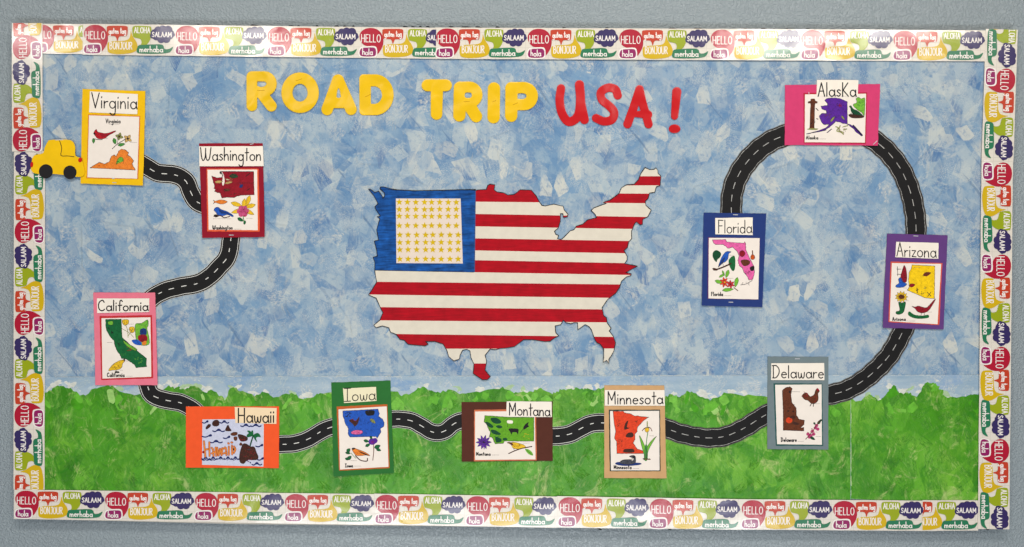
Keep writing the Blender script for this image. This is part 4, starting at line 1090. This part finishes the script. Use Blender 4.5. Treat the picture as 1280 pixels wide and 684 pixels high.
D("printed_title", [('t', m_ink, [(124, 592)], "California", 238, 26), ('c', m_faint, [(250, 588), (292, 588)])])
# Hawaii
R, D = card("orange Hawaii card with brown islands and blue waves", (226, 500), 7.6, [(52, 62), (937, 60), (936, 644), (54, 640)], mk("orange", (238, 88, 42)),
  [(516, 66), (914, 74), (912, 226), (524, 216)], "Hawaii", (552, 892, 212, 134, 1.35), [(200, 184), (794, 170), (795, 620), (204, 620)], None, [(210, 184), (792, 178), (790, 630), (208, 612)], tilt=1.4, curl=(0, 0, 1.0, 1.0), staples=(), mname=mat("name_paper_cream", lin(240, 214, 176), .75, .03))
lav = cr("lavender_sea", (198, 200, 220), .12, .06)
D("sea", [('q', lav, [(212, 186), (500, 181), (790, 180), (789, 400), (788, 627), (500, 619), (209, 610), (210, 400)])])
navy = cr("navy", (26, 40, 98), .05)
def curls(x0, x1, y, n):
    r = []
    for i in range(n):
        x = x0+(x1-x0)*(i+.5)/n; q = (x1-x0)/n*.5; m = 1 if i % 2 == 0 else -1
        r.append(('l', navy, [(x-m*q*1.1, y+6), (x-m*q*.5, y+12), (x+m*q*.1, y+8), (x+m*q*.6, y-6), (x+m*q*.9, y-10), (x+m*q*1.0, y-1), (x+m*q*.6, y+3)], 1.5))
        if n > 4: r.append(('l', navy, [(x-q, y+16), (x, y+22), (x+q, y+14)], 1.1))
    return r
for q in (curls(212, 262, 206, 1), curls(378, 458, 206, 2), curls(312, 418, 286, 2), curls(212, 296, 338, 1), curls(412, 470, 352, 1), curls(286, 396, 392, 2), curls(576, 764, 238, 4), curls(208, 560, 548, 10), curls(416, 666, 584, 8), curls(684, 772, 602, 2), curls(720, 782, 430, 1), curls(736, 788, 556, 1)): D("wave_doodle", q)
D("island", [('f', dbrown, [(244, 258), (268, 230), (288, 232), (284, 252), (250, 276)])]); D("island", [('f', dbrown, [(306, 212), (330, 190), (364, 196), (368, 236), (336, 248), (308, 238)])])
D("island", [('f', dbrown, [(428, 280), (452, 236), (468, 262), (484, 290), (440, 292)])]); D("island", [('f', brown, [(478, 320), (510, 304), (542, 308), (534, 332), (496, 336)]), ('f', brown, [(510, 350), (540, 348), (536, 380), (514, 380)])])
D("island", [('f', dred if False else dbrown, [(548, 326), (590, 330), (636, 352), (632, 382), (580, 390), (558, 362)]), ('s', dred, [(592, 362)], 34, 22, 14)]); D("island", [('f', brown, [(562, 420), (576, 402), (592, 424), (572, 430)])])
D("island", [('f', dbrown, [(574, 470), (600, 414), (634, 418), (668, 440), (704, 444), (726, 500), (742, 540), (720, 566), (640, 566), (606, 600), (572, 590), (562, 540)]), ('s', dred, [(650, 510)], 70, 70, 34), ('s', brown, [(650, 510)], 70, 60, 20), ('s', grey, [(650, 462)], 20, 8, 5)])
D("palm_tree", [('l', dgreen, [(664, 432), (676, 390), (692, 340)], 1.7)]+[('n', green, q) for q in ([(694, 322), (660, 290), (634, 292), (650, 312), (632, 330), (640, 352), (690, 338)], [(694, 322), (690, 290), (676, 292), (680, 320)], [(694, 330), (740, 312), (766, 350), (740, 348), (720, 360), (730, 396), (706, 370)])])
orr = cr("lettering_orange", (222, 140, 62)); lw = MB
def block(d_items): D("block_lettering", d_items)
bl = []
for pts in ([(226, 390), (240, 535)], [(276, 400), (280, 528)], [(232, 470), (278, 462)], [(318, 528), (312, 470), (300, 452)], [(300, 505), (330, 490)], [(336, 450), (342, 528)], [(352, 450), (362, 524)], [(366, 522), (378, 462)], [(380, 462), (392, 520)], [(396, 518), (400, 455)], [(412, 460), (432, 452), (440, 520)], [(414, 505), (440, 495)], [(462, 440), (462, 518)], [(456, 408), (462, 412)], [(492, 430), (494, 512)], [(486, 400), (494, 402)], [(512, 440), (524, 468), (510, 500)]):
    bl.append(('l', brown, pts, 2.5)); bl.append(('l', dorange, pts, 2.1)); bl.append(('l', orr, pts, 1.2))
block(bl+[('e', dred, [(222, 492)], 12, 12), ('e', dbrown, [(508, 466)], 8, 12)])
# Iowa
R, D = card("green Iowa card with blue state and orange goldfinch", (408, 470), 5.34, [(34, 44), (428, 30), (452, 645), (50, 668)], mk("green", (44, 108, 50)),
  [(112, 82), (333, 72), (336, 165), (120, 180)], "Iowa", (122, 328, 168, 86, .95, -.05), [(70, 204), (408, 188), (424, 612), (88, 630)], mk("rust_mat", (190, 94, 44)), [(82, 222), (404, 202), (416, 604), (94, 622)], tilt=1.8, curl=(0, .6, 1.0, 1.8), staples=(), mname=mat("name_paper_pale", lin(234, 224, 190), .75, .03))
D("state_shape", [('p', blue, [(112, 232), (346, 220), (356, 250), (350, 268), (374, 284), (388, 310), (384, 336), (362, 350), (366, 372), (350, 398), (342, 414), (332, 402), (160, 406), (146, 380), (150, 350), (130, 320), (118, 280), (112, 262)]),
  ('n', black, [(262, 232), (318, 228), (322, 252), (310, 262), (272, 262)]), ('n', dbrown, [(152, 296), (176, 286), (196, 300), (222, 268), (214, 310), (194, 334), (174, 316)]), ('f', pink, [(168, 372), (196, 360), (236, 362), (244, 378), (220, 388), (176, 386)]), ('v', olive, [(312, 300)], 24, 11, .7), ('s', black, [(146, 262)], 20, 14, 10), ('s', dred, [(190, 300)], 24, 18, 8), ('l', black, [(136, 270), (160, 246)], .9), ('l', black, [(128, 250), (150, 240), (168, 250)], .6), ('l', black, [(190, 330), (186, 346)], .6), ('s', magenta, [(206, 376)], 28, 8, 10), ('s', dblue, [(260, 330)], 80, 60, 26), ('s', m_line, [(312, 300)], 14, 14, 7)])
D("wild_rose", [('l', brown, [(312, 560), (318, 500), (316, 455)], .9), ('e', purple, [(308, 436)], 26, 22), ('e', purple, [(326, 430)], 18, 18), ('e', cr("plum", (110, 30, 120)), [(310, 440)], 12, 10), ('v', green, [(268, 432)], 18, 10, .3), ('v', green, [(278, 460)], 18, 10, -.5), ('v', green, [(342, 470)], 22, 13, -.4), ('v', green, [(350, 490)], 18, 10, .4), ('v', green, [(300, 410)], 12, 8, 1.3)])
D("goldfinch", [('f', orange, [(172, 484), (186, 478), (206, 486), (240, 498), (270, 512), (292, 530), (264, 526), (236, 530), (202, 528), (184, 508)]), ('n', dbrown, [(216, 500), (256, 512), (290, 532), (250, 520)]), ('e', black, [(182, 484)], 10, 6), ('l', dbrown, [(196, 530), (230, 560), (272, 566), (276, 548)], 1.2), ('v', green, [(150, 494)], 16, 12, -.8), ('v', green, [(146, 512)], 18, 8, .2), ('v', green, [(156, 544)], 18, 12, -.7), ('v', green, [(140, 552)], 14, 8, .4), ('l', mgreen, [(168, 512), (182, 530), (200, 548)], .6), ('c', m_faint, [(165, 563), (205, 563)])])
D("printed_title", [('t', m_ink, [(128, 606)], "Iowa", 178, 22), ('c', m_faint, [(186, 599), (234, 599)])])
# Montana
R, D = card("brown Montana card with green state and purple flower", (570, 495), 7.77, [(54, 58), (938, 52), (938, 628), (58, 634)], mk("brown", (84, 44, 34)),
  [(492, 50), (928, 54), (930, 204), (490, 198)], "Montana", (516, 912, 184, 118, 1.15, .02), [(176, 132), (776, 128), (784, 622), (176, 630)], mk("salmon_mat", (204, 112, 76)), [(186, 150), (764, 146), (772, 612), (186, 618)], tilt=1.4, curl=(0, 0, .8, 1.4), staples=())
D("state_shape", [('p', cr("leaf_green", (96, 158, 34)), [(280, 188), (500, 204), (756, 206), (756, 436), (470, 436), (460, 458), (380, 462), (350, 400), (322, 392), (334, 346), (318, 320), (296, 270), (272, 250)])]
  + [('n', dgreen, q) for q in ([(336, 216), (370, 208), (400, 214), (436, 240), (432, 262), (390, 268), (352, 250)], [(284, 252), (318, 256), (362, 290), (350, 308), (310, 292)], [(388, 290), (420, 282), (452, 298), (430, 312), (400, 306)], [(340, 330), (380, 330), (436, 366), (410, 376), (356, 362)], [(386, 392), (436, 412), (440, 440), (396, 450), (384, 430)], [(456, 408), (490, 406), (500, 424), (462, 430)])]
  + [('n', black, [(512, 316), (600, 316), (606, 348), (600, 374), (588, 352), (548, 352), (540, 374), (528, 350)]), ('n', m_name, [(498, 236), (548, 238), (548, 264), (502, 262)]), ('n', black, [(654, 302), (678, 268), (706, 254), (698, 280), (710, 292), (684, 310), (660, 324)]), ('l', m_line, [(620, 360), (640, 336), (660, 310)], .5), ('l', m_line, [(500, 264), (500, 300)], .4), ('s', dgreen, [(400, 400)], 26, 24, 12), ('s', yellow, [(690, 390)], 50, 30, 9)])
D("bitterroot_flower", [('v', cr("violet", (92, 44, 150)), [(270+36*math.cos(a), 446+30*math.sin(a))], 40, 13, a) for a in [i*.62 for i in range(10)]]+[('e', purple, [(272, 446)], 24, 20), ('s', black, [(272, 446)], 46, 44, 14), ('l', purple, [(272, 470), (274, 512)], 1.0)])
D("meadowlark", [('f', yellow, [(496, 450), (530, 452), (560, 446), (620, 460), (660, 474), (680, 502), (640, 504), (600, 512), (556, 504), (534, 470)]), ('n', brown, [(498, 446), (540, 450), (560, 478), (540, 474), (520, 458)]), ('l', dbrown, [(512, 556), (570, 530), (640, 506), (736, 488)], 1.2), ('l', m_line, [(560, 506), (566, 528)], .5), ('n', lgreen, [(672, 512), (708, 518), (738, 544), (748, 574), (712, 566), (684, 540)]), ('l', dgreen, [(674, 514), (746, 572)], .5), ('s', brown, [(600, 484)], 44, 14, 9), ('c', m_faint, [(650, 455), (714, 457)])])
D("printed_title", [('t', m_ink, [(198, 574)], "Montana", 334, 30), ('c', m_faint, [(350, 570), (418, 572)])])
# Minnesota
R, D = card("tan Minnesota card with red orange state and black loon", (748, 476), 5.43, [(40, 30), (446, 32), (460, 660), (38, 658)], mk("tan", (200, 158, 112)),
  [(42, 62), (446, 62), (450, 168), (42, 168)], "Minnesota", (62, 436, 156, 84, 1.15), [(70, 196), (418, 196), (420, 612), (76, 612)], mat("mat_black_green", lin(44, 54, 46), .7, .1), [(78, 204), (411, 203), (413, 606), (84, 606)], tilt=1.2, curl=(0, 0, .8, 0), staples=())
D("state_shape", [('p', vermilion, [(98, 206), (168, 206), (176, 216), (220, 224), (240, 236), (276, 240), (342, 246), (306, 268), (266, 310), (262, 342), (246, 360), (248, 396), (234, 420), (262, 462), (302, 474), (302, 492), (124, 492), (122, 410), (108, 390), (116, 340), (106, 290)]),
  ('n', dbrown, [(174, 330), (182, 286), (202, 270), (192, 312), (212, 318)]), ('n', dbrown, [(184, 372), (200, 352), (228, 350), (238, 370), (226, 382), (190, 382)]), ('n', dbrown, [(172, 464), (196, 460), (236, 462), (238, 484), (172, 484)]), ('s', dbrown, [(134, 280)], 14, 26, 12), ('s', dbrown, [(146, 420)], 20, 26, 16), ('s', brown, [(262, 270)], 18, 14, 8)])
D("lady_slipper_flower", [('l', mgreen, [(320, 530), (322, 470), (326, 400), (334, 350)], .9), ('f', lgreen, [(318, 530), (276, 374), (300, 410), (322, 470)]), ('f', lgreen, [(324, 530), (332, 440), (392, 374), (370, 410), (338, 470)]), ('n', mgreen, [(314, 440), (330, 440), (332, 532), (308, 532)]), ('f', yellow, [(316, 322), (338, 318), (342, 336), (328, 348), (316, 340)]), ('l', olive, [(330, 276), (330, 318)], 1.3), ('l', brown, [(326, 316), (310, 322), (296, 338)], .9), ('l', brown, [(336, 314), (352, 320), (362, 340)], .9), ('s', dgreen, [(326, 526)], 26, 8, 12), ('l', brown, [(302, 528), (350, 532)], 1.1), ('c', m_faint, [(344, 372), (374, 374)])])
D("loon", [('n', dblue, [(114, 556), (150, 548), (284, 556), (270, 570), (180, 576), (124, 568)]), ('f', grey, [(144, 556), (162, 536), (206, 532), (224, 532), (226, 520), (208, 512), (230, 504), (248, 510), (252, 534), (246, 556), (200, 566)]), ('e', cr("loon_black", (34, 34, 40)), [(240, 516)], 11, 11), ('n', cr("loon_white", (210, 200, 192)), [(228, 522), (238, 528), (230, 540), (222, 534)]), ('s', black, [(196, 548)], 40, 10, 10)])
D("printed_title", [('t', m_ink, [(104, 596)], "Minnesota", 222, 24), ('c', m_faint, [(232, 593), (274, 596)])])
# Delaware
R, D = card("grey Delaware card with brown state and red rooster", (950, 440), 5.43, [(50, 32), (462, 34), (460, 660), (46, 658)], mk("grey", (112, 126, 130)),
  [(74, 76), (432, 74), (434, 190), (72, 190)], "Delaware", (84, 428, 176, 84, 1.1), [(90, 212), (420, 214), (424, 636), (104, 634)], mat("mat_teal", lin(34, 84, 80), .7, .1), [(100, 222), (415, 220), (416, 628), (112, 624)], tilt=1.2, curl=(0, 0, .6, .6), staples=((251, 46, 5.5, 0),))
D("state_shape", [('p', brown, [(148, 262), (170, 242), (200, 234), (216, 248), (206, 286), (212, 340), (242, 380), (244, 430), (262, 456), (298, 462), (296, 490), (270, 512), (294, 510), (294, 534), (154, 530), (154, 400)]), ('e', vermilion, [(194, 462)], 22, 20), ('s', dorange, [(194, 462)], 16, 14, 6), ('s', dbrown, [(200, 420)], 40, 90, 22), ('v', dbrown, [(240, 484)], 24, 8, .2), ('e', black, [(198, 270)], 6, 8), ('e', black, [(188, 400)], 5, 5), ('e', black, [(222, 402)], 6, 5), ('c', m_ink, [(206, 269), (268, 271)]), ('n', dbrown, [(196, 444), (216, 430), (236, 440), (220, 452)])])
D("rooster", [('f', brown, [(282, 296), (296, 280), (312, 276), (326, 290), (340, 302), (364, 288), (372, 262), (382, 250), (396, 256), (400, 268), (390, 280), (392, 320), (376, 344), (348, 350), (322, 328), (304, 324), (290, 312)]), ('s', dred, [(302, 296)], 20, 20, 22), ('n', dred, [(378, 252), (388, 244), (400, 262), (388, 262)]), ('l', m_line, [(346, 348), (336, 366)], .9), ('l', m_line, [(360, 348), (358, 368)], .9), ('s', dred, [(364, 316)], 22, 24, 10), ('c', m_faint, [(366, 350), (402, 352)])])
D("peach_blossom", [('l', brown, [(306, 590), (350, 540), (376, 500), (400, 466)], .9)]+[('e', magenta, [(x, y)], 12, 11) for x, y in ((322, 556), (342, 566), (352, 536), (360, 556), (372, 514), (388, 522), (380, 498), (332, 576))]+[('v', dgreen, [(352, 584)], 20, 9, .5), ('v', dgreen, [(398, 474)], 20, 9, -.9), ('v', dgreen, [(410, 462)], 10, 6, -.2), ('v', dgreen, [(366, 484)], 10, 6, 1), ('s', dred, [(350, 545)], 30, 30, 14), ('c', m_faint, [(374, 572), (408, 572)])])
D("printed_title", [('t', m_ink, [(140, 606)], "Delaware", 244, 26), ('c', m_faint, [(252, 605), (292, 605)])])
# Alaska
R, D = card("hot pink Alaska card with purple state and totem pole", (972, 95), 7.356, [(66, 86), (940, 76), (916, 642), (62, 638)], mk("hot_pink", (206, 62, 110)),
  [(358, 38), (738, 42), (732, 190), (352, 186)], "AlasKa", (368, 716, 190, 124, 1.2), [(236, 160), (820, 154), (806, 626), (236, 620)], mat("mat_crimson", lin(176, 22, 48), .7, .1), [(248, 172), (810, 166), (796, 616), (244, 612)], tilt=1.0, curl=(0, 0, 1.0, 0), staples=((890, 616, 6.0, -.75), (284, 160, 2, 1.4)))
D("totem_pole", [('f', brown, [(302, 216), (334, 214), (340, 230), (360, 240), (358, 254), (340, 258), (336, 320), (334, 400), (332, 480), (344, 492), (276, 494), (290, 480), (294, 400), (296, 320), (300, 258), (278, 254), (278, 240), (300, 232)]), ('s', dbrown, [(316, 300)], 18, 70, 34), ('s', black, [(314, 430)], 18, 60, 24), ('n', olive, [(264, 494), (300, 484), (370, 488), (340, 500)])])
D("state_shape", [('p', purple, [(428, 226), (450, 210), (500, 204), (560, 208), (636, 240), (636, 444), (668, 452), (700, 478), (774, 546), (764, 556), (716, 520), (690, 486), (640, 450), (600, 440), (560, 426), (530, 420), (500, 450), (470, 476), (430, 500), (370, 516), (262, 536), (360, 510), (440, 480), (470, 448), (420, 450), (400, 430), (388, 400), (378, 370), (400, 348), (446, 346), (440, 320), (402, 306), (394, 280), (450, 276), (456, 260)]),
  ('l', cr("indigo", (40, 26, 70)), [(262, 536), (296, 530)], 1.0), ('l', cr("indigo", (40, 26, 70)), [(310, 524), (370, 516), (440, 500)], .9), ('l', cr("indigo", (40, 26, 70)), [(450, 524), (490, 492)], 1.0), ('l', black, [(348, 300), (368, 320)], 1.0), ('l', black, [(354, 396), (366, 400)], 1.0), ('l', cr("indigo", (40, 26, 70)), [(690, 460), (770, 548)], 2.2), ('s', dred, [(572, 272)], 28, 18, 16), ('v', olive, [(500, 400)], 34, 10, -.9), ('v', olive, [(596, 388)], 26, 9, .9), ('s', brown, [(460, 372)], 30, 22, 16), ('s', cr("indigo", (40, 26, 70)), [(530, 320)], 90, 90, 30)])
D("forget_me_not_spray", [('l', olive, [(530, 470), (552, 480), (540, 510), (600, 520)], 1.3), ('l', olive, [(570, 460), (560, 500), (600, 540)], 1.3), ('l', olive, [(600, 470), (640, 460)], 1.2), ('l', olive, [(600, 500), (630, 490)], 1.2), ('s', brown, [(584, 500)], 44, 36, 16)])
D("ptarmigan", [('f', lgreen, [(716, 214), (740, 198), (764, 214), (784, 206), (798, 220), (792, 366), (770, 340), (736, 320), (692, 280), (696, 260), (716, 254), (724, 236)]), ('n', dgreen, [(652, 282), (672, 276), (690, 304), (730, 322), (780, 366), (760, 380), (700, 366), (670, 330), (664, 300)]), ('f', dbrown, [(650, 358), (690, 356), (786, 372), (770, 388), (690, 390), (656, 376)]), ('s', mgreen, [(756, 270)], 34, 50, 20), ('s', black, [(710, 346)], 40, 20, 14)])
D("printed_title", [('t', m_ink, [(258, 584)], "Alaska", 366, 30), ('c', m_faint, [(378, 582), (440, 584)])])
# Arizona
R, D = card("purple Arizona card with yellow state and red cactus wren", (1094, 286), 5.265, [(76, 32), (474, 44), (444, 662), (44, 652)], mk("purple", (96, 60, 122)),
  [(134, 86), (412, 94), (410, 198), (128, 188)], "Arizona", (138, 396, 182, 90, 1.0, .03), [(98, 216), (438, 226), (416, 634), (82, 614)], mk("coral_mat", (206, 84, 66)), [(106, 226), (430, 232), (404, 628), (90, 608)], tilt=1.4, curl=(0, .4, 1.0, 1.0), staples=((264, 48, 5.5, .04),))
D("state_shape", [('p', cr("sun_yellow", (238, 196, 22), .08), [(238, 238), (388, 246), (384, 460), (322, 454), (206, 404), (220, 380), (214, 340), (218, 290), (234, 262)]), ('v', dred, [(238, 372)], 20, 12, -.2), ('v', brown, [(336, 298)], 28, 12, -.3), ('s', dred, [(336, 298)], 26, 12, 10), ('l', m_line, [(270, 392), (272, 422)], 1.0), ('l', m_line, [(264, 404), (270, 408), (278, 398)], .7), ('l', m_line, [(338, 418), (362, 444)], .7), ('l', m_line, [(362, 416), (340, 446)], .7), ('s', dgreen, [(306, 424)], 10, 12, 8), ('s', olive, [(318, 386)], 10, 10, 5), ('c', m_faint, [(250, 254), (290, 255)])])
D("weaver_figure", [('l', m_line, [(142, 250), (144, 310)], .6), ('l', m_line, [(138, 266), (166, 266)], .6), ('l', m_line, [(140, 300), (164, 300)], .6), ('f', dred, [(176, 268), (186, 242), (198, 262), (204, 310), (200, 350), (176, 350), (162, 322)]), ('f', blue, [(148, 332), (164, 322), (182, 352), (204, 364), (180, 384), (136, 386), (132, 372), (152, 358)]), ('s', black, [(186, 290)], 16, 44, 10), ('c', m_faint, [(180, 390), (204, 392)])])
D("saguaro_blossom", [('v', yellow, [(168+24*math.cos(a), 448+20*math.sin(a))], 18, 8, a) for a in [i*.57 for i in range(11)]]+[('e', brown, [(168, 448)], 20, 15), ('s', dbrown, [(168, 448)], 16, 10, 8), ('f', green, [(148, 482), (168, 488), (194, 482), (190, 520), (178, 552), (150, 564), (132, 558), (134, 544), (156, 536)]), ('c', m_faint, [(196, 474), (216, 476)])])
D("cactus_wren", [('f', dred, [(236, 510), (258, 514), (280, 508), (316, 518), (340, 514), (384, 466), (388, 472), (354, 528), (330, 548), (298, 554), (272, 544), (256, 524)]), ('n', green, [(210, 554), (222, 544), (250, 564), (300, 572), (342, 566), (346, 584), (300, 592), (250, 588), (216, 572)]), ('l', m_line, [(300, 552), (296, 570)], .5), ('l', m_line, [(316, 550), (318, 568)], .5), ('s', dgreen, [(280, 578)], 50, 9, 16), ('c', m_faint, [(338, 548), (368, 550)])])
D("printed_title", [('t', m_ink, [(108, 604)], "Arizona", 194, 22), ('c', m_faint, [(200, 607), (258, 609)])])
# Florida
R, D = card("dark blue Florida card with pink state and bluebird, at the end of the road", (870, 260), 5.34, [(50, 32), (467, 38), (440, 662), (36, 652)], mk("navy", (36, 56, 116)),
  [(126, 68), (376, 64), (376, 182), (126, 176)], "Florida", (146, 370, 168, 86, .95), [(78, 196), (424, 202), (412, 612), (74, 606)], mat("mat_plum", lin(92, 34, 96), .7, .1), [(84, 200), (422, 202), (412, 610), (80, 604)], tilt=1.4, curl=(0, 0, .8, .8), staples=((262, 46, 5.5, .02), (230, 629, 5, .02)))
D("state_shape", [('p', cr("candy_pink", (222, 96, 160)), [(108, 214), (196, 212), (204, 228), (318, 236), (322, 226), (328, 236), (330, 280), (352, 330), (384, 390), (388, 430), (376, 476), (350, 482), (338, 456), (316, 430), (306, 400), (286, 386), (276, 350), (286, 320), (272, 290), (240, 262), (210, 270), (180, 244), (130, 246), (116, 236)]), ('f', dred, [(288, 296), (310, 284), (326, 304), (310, 326), (292, 320)]), ('f', brown, [(298, 352), (330, 346), (356, 356), (352, 376), (322, 388), (304, 374)]), ('n', black, [(358, 396), (382, 388), (384, 416), (362, 420)]), ('s', m_ink, [(340, 430)], 26, 14, 12), ('c', m_ink, [(218, 239), (252, 241)]), ('l', m_line, [(294, 514), (330, 508), (372, 484)], .6), ('s', m_line, [(330, 507)], 30, 6, 6)])
D("orange_fruit", [('f', dorange, [(362, 326), (370, 312), (386, 318), (388, 338), (376, 346), (364, 340)]), ('l', brown, [(374, 286), (376, 312)], 1.3), ('s', dred, [(376, 330)], 12, 14, 8)])
D("mockingbird", [('f', blue, [(146, 396), (160, 350), (176, 318), (196, 294), (214, 290), (232, 294), (216, 306), (210, 340), (190, 362), (166, 370)]), ('n', dblue, [(148, 394), (170, 346), (190, 330), (182, 362)]), ('l', dbrown, [(118, 414), (150, 406), (186, 392), (230, 372)], 1.8), ('n', dgreen, [(112, 296), (136, 282), (164, 302), (158, 330), (140, 346), (132, 362), (110, 330)]), ('n', green, [(216, 346), (250, 318), (260, 350), (256, 410), (240, 420), (220, 386)]), ('l', m_line, [(176, 366), (180, 392)], .5), ('e', dbrown, [(124, 410)], 18, 8, .3), ('c', m_faint, [(220, 316), (246, 318)])])
D("orange_blossom", [('v', lgreen, [(x, y)], L, W_, a) for x, y, L, W_, a in ((152, 494, 30, 12, .3), (206, 440, 28, 12, 1.9), (266, 496, 34, 13, 1.8), (210, 546, 38, 12, -.1), (170, 452, 22, 8, -.5), (180, 436, 20, 6, 1.2))]
  + [('v', vermilion, [(186+16*math.cos(a), 496+20*math.sin(a))], 16, 7, a) for a in [i*.9 for i in range(7)]]+[('v', cr("hibiscus", (206, 40, 56)), [(228+14*math.cos(a), 510+14*math.sin(a))], 15, 7, a) for a in [i*1.05+.4 for i in range(6)]]+[('e', yellow, [(188, 496)], 5, 5), ('l', brown, [(250, 532), (276, 552)], 1.0), ('c', m_faint, [(214, 470), (246, 472)])])
D("printed_title", [('t', m_ink, [(100, 586)], "Florida", 176, 24), ('c', m_faint, [(184, 586), (232, 588)])])
